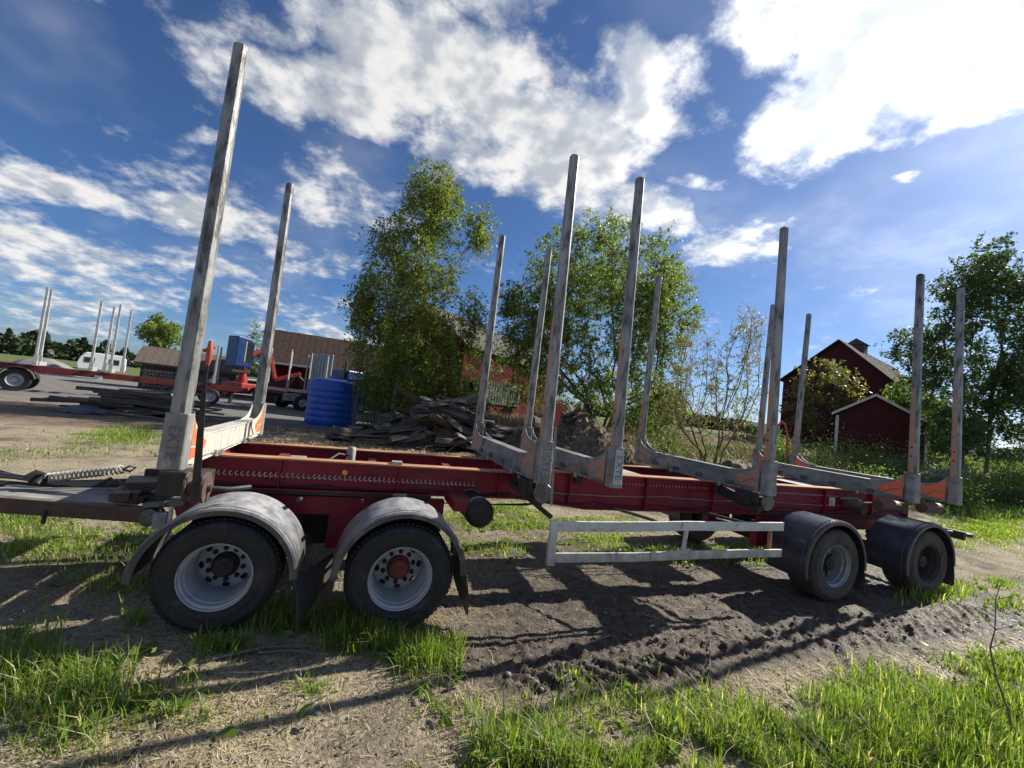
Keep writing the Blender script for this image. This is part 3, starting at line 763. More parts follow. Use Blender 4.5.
w2 = make_wheel('rim_white', 'hub_red', 'tyre'); put_wheel(w2, (WX[1], -1.075, AXLE - .01), 1.1); w2['label'] = 'second wheel with pale rim and red hub'
w3 = make_wheel('rim_silver', 'black_iron', 'tyre_muddy', False); put_wheel(w3, (WX[2], -1.075, AXLE), .7); w3['label'] = 'muddy wheel with silver rim'
w4 = make_wheel('rim_dark', 'rim_dark', 'tyre_muddy', False); put_wheel(w4, (WX[3], -1.075, AXLE), .2); w4['label'] = 'rearmost muddy wheel with dark rim'
for k, x in enumerate(WX): copy_wheel((w1, w2, w3, w4)[k], (x, 1.075, AXLE), .5 * k, True)

# --- fenders and mudflaps
def fender(x, a0, a1, R, mname, y0=-1.285, y1=-.83, dent=0.0, name='fender', flip=1):
    t = .008
    prof = [(y0 + .002, R - .045), (y0, R - .01), (y0 + .012, R + .006), (y0 + .035, R + .008), (y0 + .05, R), (y0 + .062, R), (y0 + .068, R + .007), (y0 + .082, R + .007), (y0 + .088, R), (y0 + .2, R + .002), (y1, R), (y1 + .006, R - .02), (y1 - .002, R - .02),
            (y1 - .006, R - t), (y0 + .05, R - t), (y0 + .035, R), (y0 + .016, R - .002), (y0 + .010, R - .012), (y0 + .010, R - .045)]
    m = MB(); m.lathe(prof, (0, 0, 0), 44, math.radians(a0), math.radians(a1), closed=True)
    if dent:
        nv = []
        for (px, py, pz) in m.v:
            d = math.exp(-((px + .18) / .10) ** 2 - ((py + .92) / .12) ** 2) * dent if pz > .2 else 0
            nv.append((px, py, pz - d))
        m.v = nv
    m.v = [(px + x, flip * py, pz + AXLE) for px, py, pz in m.v]
    return m.build(name, mname, trailer, smooth=35)
def flap(f, x, z0, z1, y0, y1, dx, cut=0.0, mname='rubber_flap', skew=0.0, icut=0.0):
    m = MB(); n = 6; V = []; F = []
    for th in (0, .010):
        for j in range(n + 1):
            t = j / n; z = z0 + (z1 - z0) * t
            for k in range(5):
                u = k / 4; y = y0 + (y1 - y0) * u
                zz = z + cut * t * (1 - u) + icut * t * u
                V.append((x + dx * t + skew * u + .02 * math.sin(3 * t + 2 * u) + th, y, zz))
    q = (n + 1) * 5
    for j in range(n):
        for k in range(4):
            a = j * 5 + k; F += [(a, a + 1, a + 6, a + 5), (q + a, q + a + 5, q + a + 6, q + a + 1)]
    for j in range(n):
        a = j * 5; F.append((a, a + 5, q + a + 5, q + a)); a += 4; F.append((a, q + a, q + a + 5, a + 5))
    for k in range(4):
        a = k; F.append((a, q + a, q + a + 1, a + 1)); a = n * 5 + k; F.append((a, a + 1, q + a + 1, q + a))
    return m.add(V, F).build('mudflap', mname, f, smooth=40)
f1 = fender(WX[0], 2, 178, .525, 'fender_dusty', y1=-.73); f1['label'] = 'scuffed grey arched fender'
flap(f1, WX[0] + .50, .47, .10, -1.27, -.78, .06, .0, skew=.22, icut=.16)
f2 = fender(WX[1], 2, 180, .53, 'fender_dusty', y1=-.75); f2['label'] = 'scuffed grey arched fender'
flap(f2, WX[1] + .52, .50, .10, -1.25, -.90, .07, .0, skew=-.06, icut=.22)
f3 = fender(WX[2] - .03, -6, 196, .545, 'fender_black', y1=-.80); flap(f3, WX[2] + .50, .40, .12, -1.26, -.75, .02)
f4 = fender(WX[3], -4, 196, .545, 'fender_black', y1=-.78, dent=.10); flap(f4, WX[3] + .54, .42, .12, -1.26, -.75, .03)
for k, x in enumerate(WX):
    f = fender(x, -2, 186, .535, 'fender_black', flip=-1)
# fender brackets
for x in (WX[0] - .15, WX[0] + .42, WX[1] - .36, WX[1] + .2):
    MB().tube([(x, -.82, .93), (x, -.5, .87)], .018, 8).build('fender_bracket', 'dark_steel', trailer, smooth=60)

# --- running gear
def bogie(xa, xb, z_top):
    for s in (-1, 1):
        MB().loft((xa - .35, s * .43, z_top - .09), (xb + .45, s * .43, z_top - .09), .09, .17).build('bogie_beam', 'red_paint', trailer, bevel=.006)
        MB().loft((xa - .3, s * .46, z_top + .035), (xb + .3, s * .46, z_top + .035), .10, .05).build('slide_rail', 'dark_steel', trailer, bevel=.004)
    for x in (xa, xb):
        MB().tube([(x, -.9, AXLE), (x, .9, AXLE)], .065, 14).build('axle', 'black_iron', trailer, smooth=40)
        for s in (-1, 1):
            MB().lathe([(.0, 0), (.0, .11), (.03, .135), (.07, .12), (.10, .135), (.14, .12), (.17, .11), (.17, 0)], (x + .32, s * .43, z_top - .345), 20, axis='z').build('air_bellows', 'black_iron', trailer, smooth=40)
            MB().loft((x + .36, s * .43, .40), (x - .32, s * .43, .50), .07, .09).build('trailing_arm', 'dark_steel', trailer, bevel=.006)
            MB().box((x - .33, s * .43, (z_top + .33) / 2), (.16, .11, z_top - .17 - .33)).build('hanger', 'red_paint', trailer, bevel=.006)
            MB().lathe([(-.14, 0), (-.14, .20), (.0, .20), (.02, .16), (.02, 0)], (x, s * .80, AXLE), 24).build('brake_drum', 'black_iron', trailer, smooth=40)
bogie(WX[0], WX[1], .89)
bogie(WX[2], WX[3], .83)
MB().lathe([(.0, .30), (.0, .50), (.035, .50), (.035, .30)], (.85, 0, .905), 40, axis='z', closed=True).build('turntable', 'dark_steel', trailer, smooth=40)
for x in (.55, 1.15): MB().box((x, 0, .80), (.12, .80, .14)).build('cross_member', 'red_paint', trailer, bevel=.005)
MB().box((1.02, -.47, .62), (.24, .016, .42)).build('gusset_plate', 'red_paint', trailer, bevel=.003)
# black box added to darken the gap between the wheels, beside brake chambers
MB().box((.82, .02, .56), (.42, .5, .40)).build('dark_infill', 'black_iron', trailer, bevel=.02)
for x in (.62, 1.12): MB().lathe([(0, 0), (0, .085), (.05, .09), (.12, .08), (.16, .03), (.16, 0)], (x, -.55, .50), 18, axis='x').build('brake_chamber', 'dark_steel', trailer, smooth=40)
# air tank with its bands
tk = MB().lathe([(-.93, 0), (-.935, .05), (-.93, .10), (-.91, .125), (-.88, .135), (-.35, .135), (-.33, .125), (-.31, 0)], (2.25, 0, .87), 28).build('air_tank', 'black_iron', trailer, smooth=35)
for y in (-.80, -.45): MB().lathe([(y - .02, .137), (y - .02, .141), (y + .02, .141), (y + .02, .137)], (2.25, 0, .87), 28, closed=True).build('tank_band', 'plate_steel', tk, smooth=40)
MB().box((2.08, -.62, .93), (.18, .5, .10)).build('tank_bracket', 'red_paint', trailer, bevel=.004)
MB().lathe([(-.28, 0), (-.28, .10), (.2, .10), (.2, 0)], (6.9, 0, .62), 20).build('air_tank', 'black_iron', trailer, smooth=40)
MB().lathe([(-.12, 0), (-.12, .085), (.14, .085), (.14, 0)], (8.05, -.62, 1.03), 20).build('brake_chamber', 'brown_steel', trailer, smooth=40)
m = MB(); m.tube([(7.9, -.5, 1.12), (8.1, -.6, 1.15), (8.3, -.55, 1.08), (8.45, -.62, 1.1)], .014, 6); m.build('hose', 'rope', trailer, smooth=60)
MB().box((8.75, -.80, 1.09), (.12, .12, .16)).build('junction_box', 'brown_steel', trailer, bevel=.01)
# rear light board
lb = MB().box((9.62, 0, .78), (.06, 2.3, .12)).build('light_board', 'dark_steel', trailer, bevel=.006)
for y in (-.95, .95): MB().box((9.66, y, .78), (.03, .28, .09)).build('tail_lamp', 'binder_red', lb, bevel=.006)
MB().tube([(9.5, -1.0, .80), (9.85, -1.12, .78)], .03, 8).build('tow_eye', 'dark_steel', trailer, smooth=60)

# --- side guard
guard = MB()
A0, A1 = Vector((2.88, -1.25, .87)), Vector((5.77, -1.25, .905))
B0, B1 = Vector((2.90, -1.25, .585)), Vector((5.77, -1.25, .605))
def bent(a, b, w, h, dev):
    m = MB(); P = [a.lerp(b, t) + Vector((0, q, r)) for t, q, r in dev]
    for p, q in zip(P[:-1], P[1:]): m.loft(p, q, w, h)
    return m
g = bent(A0, A1, .028, .095, ((0, 0, 0), (.22, .004, -.004), (.40, -.003, .002), (.52, .004, .006), (.66, .002, .002), (1, 0, 0))).build('side_guard', 'white_paint', trailer, bevel=.003)
bent(B0, B1, .028, .085, ((0, 0, 0), (.3, -.005, -.008), (.55, .004, -.003), (.8, .0, .005), (1, 0, 0))).build('rail', 'white_paint', g, bevel=.003)
MB().box((2.86, -1.247, .715), (.075, .045, .40)).build('end_post', 'white_paint', g, bevel=.005)
MB().tube([(4.42, -1.215, .86), (4.40, -1.215, .60)], .022, 10).build('post', 'white_paint', g, smooth=50)
MB().tube([(5.62, -1.215, .88), (5.62, -1.215, .62)], .022, 10).build('post', 'rust_top', g, smooth=50)
for x in (4.30,):
    MB().tube([(x, -1.22, .84), (x - .1, -.9, .86), (x - .3, -.52, .87)], .018, 8).build('bracket', 'galv_dark', g, smooth=50)
MB().tube([(5.6, -1.2, .86), (5.25, -.52, .87)], .018, 8).build('bracket', 'dark_steel', g, smooth=50)
for x in (3.55, 3.95):
    MB().box((x, -1.267, .592), (.02, .006, .08)).build('weld_strap', 'plate_steel', g)

# --- drawbar
d = MB()
db = MB().loft((-.52, -.40, .665), (-2.7, -.06, .70), .07, .125).build('drawbar', 'brown_steel', trailer, bevel=.008)
MB().loft((-.52, .40, .665), (-2.7, .06, .70), .07, .125).build('drawbar_arm', 'brown_steel', db, bevel=.008)
p = MB(); p.prism([(-.62, -.36), (-1.75, -.20), (-1.75, .20), (-.62, .36)], lambda u, v, w: (u, v, w + .01 * math.sin(u * 4)), .735, .745); p.build('cover_sheet', 'plate_steel', db)
p = MB(); p.prism([(-.25, -.40), (-.80, -.30), (-.80, .34), (-.25, .40)], lambda u, v, w: (u, v, w), .748, .80); p.build('hinge_housing', 'dark_steel', db, bevel=.01)
p = MB(); p.box((-.70, -.1, .85), (.22, .3, .10), .3); p.build('hitch_block', 'brown_steel', db, bevel=.012)
p = MB(); p.box((-.55, .05, .86), (.40, .05, .20)); p.build('hinge_lug', 'dark_steel', db, bevel=.01)
# clutter of rusty links, lugs and shackles round the hinge
for k in range(16):
    x, y, z = rng.uniform(-.95, -.22), rng.uniform(-.42, .1), rng.uniform(.76, .84); s_ = .03 + .06 * rng.random()
    q = MB()
    if k % 3 == 0: q.tube([(x - s_, y, z), (x, y + .02, z + s_ * .8), (x + s_, y - .02, z)], .012 + .008 * rng.random(), 6)
    else: q.box((x, y, z), (s_ * 1.8, s_ * 1.2, s_), rng.random() * 3)
    q.build('fitting', ('dark_steel', 'brown_steel', 'plate_steel', 'galv_dark')[k % 4], db, bevel=.006 if k % 3 else 0)
# pivot bolts
p = MB(); p.lathe([(-.07, 0), (-.07, .07), (.07, .07), (.07, 0)], (-.48, -.42, .66), 18); p.build('pivot', 'galv_dark', db, smooth=40)
p = MB(); p.box((-.40, -.47, .64), (.10, .05, .14)); p.build('pivot_lug', 'plate_steel', db, bevel=.006)
p = MB(); p.box((-.33, -.49, .66), (.03, .02, .20)); p.build('pivot_plate', 'bunk_white', db, bevel=.004)
p = MB(); p.loft((-.55, -.40, .745), (-.22, -.47, .79), .07, .045); p.build('link', 'galv_dark', db, bevel=.01)
p = MB(); p.loft((-.3, -.43, .70), (.0, -.45, .80), .10, .12); p.build('yoke', 'red_paint', db, bevel=.01)
# coil spring lying on top
p = MB(); N = 17 * 10; a = Vector((-1.42, .02, .845)); b = Vector((-.88, -.05, .965)); ax = (b - a).normalized(); u = ax.cross(Vector((0, 0, 1))).normalized(); v = u.cross(ax)
p.tube([a.lerp(b, k / N) + (u * math.cos(k * 2 * math.pi / 10) + v * math.sin(k * 2 * math.pi / 10)) * .036 for k in range(N + 1)], .0085, 5); p.build('coil_spring', 'plate_steel', db, smooth=60)
p = MB(); p.tube([b, b + ax * .05 + Vector((0, 0, .02)), b + ax * .10, b + ax * .06 - Vector((0, 0, .03)), b], .010, 6); p.build('spring_eye', 'galv_dark', db, smooth=60)
p = MB(); p.tube([a - ax * .12, a], [.035, .03], 10); p.build('spring_seat', 'hose', db, smooth=60)
for k in range(5):
    p = MB(); y0 = .0 + .05 * k
    p.tube([(-2.8, y0 * .4, .80), (-2.1, y0, .83 + .02 * k), (-1.65, y0 * 1.2, .80 + .03 * math.sin(k)), (-1.35, y0, .78), (-.95, y0 * 1.4, .80), (-.5, y0, .84)], .013, 6); p.build('air_hose', 'hose', db, smooth=60)
p = MB(); p.tube([(-1.55, .0, .83), (-1.50, .02, .88), (-1.44, .03, .86), (-1.46, -.04, .80)], .035, 8); p.build('hose_coupling', 'hose', db, smooth=60)
p = MB(); p.tube([(-1.22, -.33, .66), (-1.22, -.335, .56)], .014, 6); p.build('jack_pin', 'dark_steel', db)
p = MB(); p.lathe([(-.035, .03), (-.035, .075), (.035, .075), (.035, .03)], (-2.82, 0, .70), 20, axis='z', closed=True); p.build('towing_eye', 'dark_steel', db, smooth=40)

# ------------------------------------------------------------------ vegetation helpers
def leaf_cloud(name, C, size, mname, parent, tone, flat=0.0, aspect=.55):
    """one small folded face per leaf"""
    C = np.asarray(C); n = len(C)
    a = rng.normal(size=(n, 3)); a[:, 2] = a[:, 2] * (1 - flat) - .25; a /= np.linalg.norm(a, axis=1, keepdims=True)
    b = rng.normal(size=(n, 3)); b -= a * (a * b).sum(1, keepdims=True); b /= np.linalg.norm(b, axis=1, keepdims=True)
    s = (size * (.6 + .8 * rng.random(n)))[:, None]
    V = np.stack([C - a * s * .5, C + b * s * aspect * .5, C + a * s * .5, C - b * s * aspect * .5], 1).reshape(-1, 3)
    T = np.arange(n * 4, dtype=np.int32).reshape(n, 4)
    return raw_mesh(name, V, T, mname, np.repeat(tone, 4), parent)

def colonize(base, A, step, infl, kill, trunk, maxit=160):
    """space-colonisation skeleton: nodes and parents"""
    P = [np.array(p, float) for p in trunk]; par = [-1] + list(range(len(trunk) - 1))
    A = np.asarray(A, float); best = np.full(len(A), 1e9); bi = np.zeros(len(A), int)
    def upd(k0):
        nonlocal best, bi
        for k in range(k0, len(P)):
            d = np.linalg.norm(A - P[k], axis=1); m = d < best; best[m] = d[m]; bi[m] = k
    upd(0); alive = np.ones(len(A), bool); grown = {}
    for it in range(maxit):
        act = alive & (best < infl)
        if not act.any():
            act = alive
            if not act.any(): break
        k0 = len(P)
        for j in np.unique(bi[act]):
            m = act & (bi == j); v = A[m] - P[j]; v /= np.linalg.norm(v, axis=1, keepdims=True) + 1e-9
            d = v.sum(0) + rng.normal(size=3) * .12; d /= np.linalg.norm(d) + 1e-9
            if grown.get(j, 0) > 3: alive[m & (best < infl)] = False; continue
            grown[j] = grown.get(j, 0) + 1
            P.append(P[j] + d * step); par.append(int(j))
        if len(P) == k0: break
        upd(k0); alive &= best > kill
    return np.array(P), np.array(par)

def branch_mesh(P, par, tip, gain, cap):
    n = len(P); cnt = np.zeros(n); kids = np.zeros(n, int)
    for i in range(n - 1, 0, -1):
        if kids[i] == 0: cnt[i] = 1
        cnt[par[i]] += cnt[i]; kids[par[i]] += 1
    r = np.minimum(tip * np.maximum(cnt, 1) ** gain, cap)
    V = []; T = []; K = 5; ang = np.arange(K) * 2 * np.pi / K
    for i in range(1, n):
        a, b = P[par[i]], P[i]; d = b - a; d = d / (np.linalg.norm(d) + 1e-9)
        x = np.cross(d, (0.3, 0.2, 1)); x /= np.linalg.norm(x) + 1e-9; y = np.cross(d, x)
        ra = min(r[par[i]], r[i] * 1.35)
        o = np.cos(ang)[:, None] * x + np.sin(ang)[:, None] * y
        k = len(V) * K * 2 if False else len(V) * 1
        V.append(np.concatenate([a + o * ra, b + o * r[i]])); k = (len(V) - 1) * 2 * K
        T += [(k + j, k + (j + 1) % K, k + K + (j + 1) % K, k + K + j) for j in range(K)]
    return np.concatenate(V), np.array(T), r, kids

def sample_env(env):
    out = []
    for cx, cy, cz, rx, rz, n in env:
        v = rng.normal(size=(n, 3)); v /= np.linalg.norm(v, axis=1, keepdims=True); v *= rng.random((n, 1)) ** .45
        out.append(v * np.array([rx, rx, rz]) + (cx, cy, cz))
    return np.concatenate(out)

def make_tree(name, spec, label, cat, leaf_m, bark_m, leaf_n, leaf_s, step, trunk_top=None, droop=0.0, spread=.35, stems=1, tip=.012, gain=.48, cap=.2, group=None, clump=.5, infl=None, fill=1, sprays=.5):
    base, env = spec
    bz = H(base[0], base[1]) - .1
    b = np.array([base[0], base[1], bz])
    A = sample_env(env) - b
    root = thing(name, tuple(b), label, cat, group)
    top = np.array(trunk_top) - b if trunk_top is not None else np.array([0, 0, A[:, 2].min() * .9])
    Ps, Vs, Ts, tips = [], [], [], []
    off = 0
    for s in range(stems):
        As = A if stems == 1 else A[np.argsort(((A[:, :2] - rng.normal(size=2) * .1) @ np.array([math.cos(s * 2 * math.pi / stems + .4), math.sin(s * 2 * math.pi / stems + .4)])))[-int(len(A) * 1.25 / stems):]]
        b0 = np.array([0.12 * math.cos(s * 2.4), .12 * math.sin(s * 2.4), 0]) * (stems > 1)
        tt = top if stems == 1 else b0 + (As.mean(0) - b0) * .28
        k = max(3, int(np.linalg.norm(tt - b0) / step))
        tr = [b0 + (tt - b0) * q / k + np.array([math.sin(q * .9 + s), math.cos(q * .7 + s), 0]) * .03 * (q > 0) for q in range(k + 1)]
        P, par = colonize(b0, As, step, infl or step * 7, step * 1.5, tr)
        V, T, r, kids = branch_mesh(P, par, tip, gain, cap)
        Vs.append(V); Ts.append(T + off); off += len(V)
        m = (r < tip * 3.2); tips.append(P[m])
    raw_mesh('trunk', np.concatenate(Vs), np.concatenate(Ts), bark_m, parent=root, smooth=True)
    tips = np.concatenate(tips + [A + rng.normal(size=A.shape) * .1] * fill)
    # leaves gather in clumps round the twig ends, some hanging below them
    w = rng.random(len(tips)) ** 3 + .05; w /= w.sum()
    pick = rng.choice(len(tips), leaf_n, p=w)
    C = tips[pick] + rng.normal(size=(leaf_n, 3)) * spread * (.4 + .9 * rng.random((leaf_n, 1)))
    C[:, 2] -= droop * rng.random(leaf_n) ** 2
    ctone = rng.random(len(tips))
    tone = np.clip(.55 * ctone[pick] + .45 * rng.random(leaf_n), 0, 1)
    if sprays:
        # leaves sit along short twigs that spring from the branch ends
        per = 12; ns = leaf_n // per; tp = tips[rng.choice(len(tips), ns, p=w)] + rng.normal(size=(ns, 3)) * spread * .6
        out = tp - np.array([0, 0, A[:, 2].mean()]) - A.mean(0) * np.array([1, 1, 0]); out /= np.linalg.norm(out, axis=1, keepdims=True) + 1e-6
        dr = out * .7 + rng.normal(size=(ns, 3)) * .6 + np.array([0, 0, -droop * 2.2]); dr /= np.linalg.norm(dr, axis=1, keepdims=True)
        ln = sprays * (.5 + rng.random((ns, 1)))
        t = rng.random((ns, per, 1)); sag = np.array([0, 0, -1.0]) * (droop * t ** 2 * ln[:, None])
        C = (tp[:, None] + dr[:, None] * ln[:, None] * t + sag + rng.normal(size=(ns, per, 3)) * leaf_s * .42).reshape(-1, 3)
        tone = np.clip(np.repeat(.15 + .6 * rng.random(ns), per) + .3 * rng.random(ns * per), 0, 1)
        e0 = tp; e1 = tp + dr * ln + np.array([0, 0, -1.0]) * droop * ln * .8
        sd = np.cross(dr, rng.normal(size=(ns, 3))); sd /= np.linalg.norm(sd, axis=1, keepdims=True) + 1e-9; sd2 = np.cross(dr, sd); q = .0055 * leaf_s / .14
        V = np.stack([e0 + sd * q * 1.6, e0 - sd * q * .8 + sd2 * q, e0 - sd * q * .8 - sd2 * q, e1], 1).reshape(-1, 3); k = (np.arange(ns) * 4)[:, None]
        raw_mesh('twigs', V, np.concatenate([k + [0, 1, 3], k + [1, 2, 3], k + [2, 0, 3]], 1).reshape(-1, 3), 'bark_brown', parent=root)['kind'] = 'stuff'
    leaf_cloud('crown', C, leaf_s, leaf_m, root, tone)
    return root

def shrub(x, y, z, rx, rz, label, group, leaf_m='leaf_shrub', n=1500, s=.09, name='shrub', stems=9):
    bz = H(x, y) - .03
    root = thing(name, (x, y, bz), label, 'shrub', group)
    top = max(z + rz - bz, rz * 1.1); m = MB(); C = []
    for k in range(stems):
        a = rng.random() * 6.28; q = rng.random() ** .6; e = np.array([rx * q * math.cos(a), rx * q * math.sin(a), top * (.55 + .45 * rng.random()) * (1 - .35 * q)])
        mid = e * .5 + np.array([0, 0, .12 * top])
        pts = [np.zeros(3) + rng.normal(size=3) * .05 * np.array([1, 1, 0]), mid, e]
        m.tube([tuple(p) for p in pts], [.022, .014, .006], 5)
        for j in range(n // stems):
            t = rng.random() ** .55; p = pts[0] * (1 - t) ** 2 + 2 * t * (1 - t) * mid + t * t * e
            C.append(p + rng.normal(size=3) * rx * .24)
    m.build('stem', 'bark_brown', root, smooth=60)
    C = np.array(C); C[:, 2] = np.abs(C[:, 2]) + .02
    leaf_cloud('foliage', C, s, leaf_m, root, np.clip(rng.random(len(C)) * .6 + .35 * rng.random(), 0, 1))
    return root

SM3 = ([9.47, 19.81, 1.04], [(8.8, 20.03, 4.38, 2.1, 2.11, 200), (7.72, 20.34, 2.38, 1.35, 1.48, 90), (10.42, 19.46, 3.02, 1.36, 1.74, 100)])
BIRCH = ([2.47, 16.16, 1.1], [(2.85, 16.13, 4.07, 2.63, 2.68, 420), (2.7, 16.15, 8.01, 2.38, 2.96, 380), (3.27, 16.09, 11.68, 1.28, 2.12, 200), (5.47, 15.74, 10.68, 0.71, 1.03, 60), (0.82, 16.21, 6.16, 0.81, 1.43, 70), (5.1, 15.77, 2.9, 0.8, 0.9, 50), (5.56, 15.72, 6.47, 0.7, 2.01, 60)])
ROUND = ([14.3, 16.41, 0.82], [(13.44, 16.93, 9.67, 4.69, 3.75, 600), (10.79, 18.24, 6.68, 2.61, 3.14, 260), (15.96, 15.28, 7.74, 2.29, 3.5, 300), (13.9, 16.66, 4.33, 4.4, 2.64, 260), (16.55, 14.83, 2.63, 1.7, 1.46, 140), (8.99, 18.92, 7.69, 0.84, 1.82, 50)])
BUSH = ([13.16, 7.14, 0.75], [(13.08, 7.22, 3.36, 1.64, 2.02, 880), (12.37, 7.89, 2.9, 1.18, 1.65, 440), (13.58, 6.7, 5.31, 0.82, 1.24, 480), (12.63, 7.66, 5.0, 1.02, 1.14, 280)])
RT1 = ([32.25, 8.73, 1.27], [(31.8, 9.72, 7.06, 1.61, 3.19, 240), (32.1, 9.07, 10.78, 1.4, 2.89, 180), (31.26, 10.82, 8.25, 0.87, 1.45, 50), (32.03, 9.23, 3.4, 1.48, 1.4, 120)])
RT2 = ([34.44, 8.68, 1.18], [(34.38, 8.83, 12.06, 1.32, 2.86, 200), (34.63, 8.21, 6.81, 1.31, 3.51, 260), (34.31, 8.99, 4.19, 1.15, 1.72, 110)])
RT3 = ([36.99, 7.56, 1.53], [(37.02, 7.49, 10.83, 1.59, 4.07, 260), (36.96, 7.66, 5.11, 1.41, 2.83, 200)])
SM1 = ([34.09, 17.77, 2.03], [(34.27, 17.49, 6.68, 2.2, 1.85, 160), (33.51, 18.59, 5.02, 1.67, 2.04, 110), (34.87, 16.58, 5.6, 1.41, 1.35, 80), (34.1, 17.74, 3.57, 2.23, 1.23, 80)])
SM2 = ([37.05, 12.65, 0.84], [(36.51, 13.73, 5.48, 1.13, 1.4, 90), (37.2, 12.34, 3.91, 0.85, 1.61, 80)])
SHED_TREE = ([-18.1, 46.77, 1.35], [(-18.67, 46.55, 5.1, 1.85, 1.3, 120)])
CRANE_TREE = ([-10.97, 53.99, 0.38], [(-11.74, 53.83, 5.81, 1.36, 2.68, 70)])
SHRUBS = [(7.2, 18.2, 1.9, 0.9, 1.3), (12.9, 20.0, 2.6, 1.4, 1.6), (20.23, 9.64, 1.27, 0.87, 0.84), (20.83, 8.8, 1.29, 1.05, 1.0), (23.21, 8.82, 1.69, 0.97, 0.95), (22.89, 7.39, 1.51, 0.95, 0.97), (20.61, 5.29, 1.3, 0.67, 0.68), (22.78, 5.41, 1.01, 0.74, 0.63), (16.67, 4.16, 0.95, 0.74, 0.45), (15.99, 5.25, 0.69, 0.73, 0.41), (25.15, 4.97, 1.54, 0.82, 0.73), (27.31, 4.94, 2.01, 0.72, 1.01), (14.17, 12.88, 1.97, 1.15, 1.1), (11.34, 19.09, 2.51, 1.47, 1.73), (1.64, 15.2, 1.28, 0.86, 1.0), (9.04, 11.34, 1.37, 1.01, 0.59), (12.05, 8.17, 1.72, 0.92, 0.67), (21.47, 11.31, 1.48, 0.62, 0.83), (21.18, 4.1, 0.94, 0.5, 0.42)]

make_tree('birch_tree', BIRCH, 'tall birch with pale trunk and drooping foliage beside the blue tank', 'tree', 'leaf_birch', 'bark_birch', 54000, .13, .34, sprays=.75, trunk_top=(2.75, 16.15, 6.0), droop=.45, spread=.20, tip=.010, gain=.5, cap=.17, infl=3.0)
make_tree('willow_tree', ROUND, 'broad round-headed multi-stemmed tree behind the middle stakes', 'tree', 'leaf_willow', 'bark_grey', 78000, .15, .40, sprays=.6, droop=.1, spread=.22, stems=6, tip=.010, gain=.5, cap=.13, infl=3.4, fill=2)
make_tree('budding_tree', BUSH, 'nearly bare bushy tree with thin twigs right of the round-headed tree', 'tree', 'leaf_bud', 'bark_brown', 13000, .06, .13, sprays=.28, spread=.13, stems=6, tip=.0042, gain=.45, cap=.05, infl=1.0, fill=0)
rg = 'tall dark trees at the right edge'
make_tree('aspen_tree', RT1, 'leftmost of the tall dark trees at the right edge', 'tree', 'leaf_dark', 'bark_grey', 17000, .17, .42, trunk_top=(32.2, 8.9, 6.5), droop=.2, spread=.3, tip=.014, gain=.48, cap=.17, group=rg, infl=3)
make_tree('aspen_tree', RT2, 'tallest of the dark trees at the right edge, between its neighbours', 'tree', 'leaf_dark', 'bark_grey', 17000, .17, .42, trunk_top=(34.5, 8.6, 7.0), droop=.2, spread=.3, tip=.014, gain=.48, cap=.17, group=rg, infl=3)
make_tree('aspen_tree', RT3, 'rightmost dark tree, cut off by the right picture edge', 'tree', 'leaf_dark', 'bark_grey', 14000, .17, .42, trunk_top=(37.0, 7.5, 6.0), droop=.2, spread=.3, tip=.014, gain=.48, cap=.17, group=rg, infl=3)
make_tree('maple_tree', SM1, 'small olive-leaved tree in front of the maroon barn gable', 'tree', 'leaf_maple', 'bark_brown', 2600, .24, .40, spread=.2, stems=3, tip=.012, cap=.10, infl=3)
make_tree('maple_tree', SM2, 'green leafy tree behind the annex, right of the barn gable', 'tree', 'leaf_shrub', 'bark_brown', 3200, .22, .40, spread=.26, stems=2, tip=.012, cap=.10, infl=3)
make_tree('yard_tree', SHED_TREE, 'bushy green tree rising behind the old wood shed', 'tree', 'leaf_willow', 'bark_brown', 4200, .26, .5, trunk_top=(-18.6, 46.6, 3.6), spread=.35, tip=.02, cap=.2, infl=4)
make_tree('yard_tree', CRANE_TREE, 'sparse slender tree behind the blue crane cab', 'tree', 'leaf_willow', 'bark_brown', 900, .24, .5, spread=.3, stems=1, tip=.02, cap=.12, infl=4)

make_tree('young_tree', SM3, 'slim sparse green tree in front of the red building', 'tree', 'leaf_willow', 'bark_brown', 4500, .14, .4, spread=.22, stems=3, tip=.01, cap=.08, infl=3)

shl = ['leafy shrub left of the white slatted cart, beside the birch', 'large leafy shrub right of the white slatted cart', 'pale green shrub below the left barn corner', 'green shrub in front of the barn, right of the fifth far stake', 'tall weedy shrub before the white annex corner post', 'green shrub in front of the maroon annex wall',
       'dark shrub beside the fifth near stake', 'low dark shrub left of the grey boulder', 'low weedy shrub behind the rearmost bunk', 'low weedy shrub behind the fifth bunk', 'low shrub under the tall right trees',
       'shrub at the right edge under the tall trees', 'light green shrub right of the round-headed tree stems', 'light green shrub between birch and round-headed tree', 'dark shrub between blue tank and birch trunk',
       'low scrub on top of the soil heap', 'scrub at the foot of the nearly bare tree', 'small shrub left of the barn corner', 'low weeds right of the rearmost near stake']
for (x, y, z, rx, rz), lb in zip(SHRUBS, shl):
    shrub(x, y, z, rx * 1.35, rz, lb, 'shrubs behind the trailer', 'leaf_dark' if 'dark' in lb else 'leaf_shrub', n=1900 if y < 12 else 1400, s=.085)

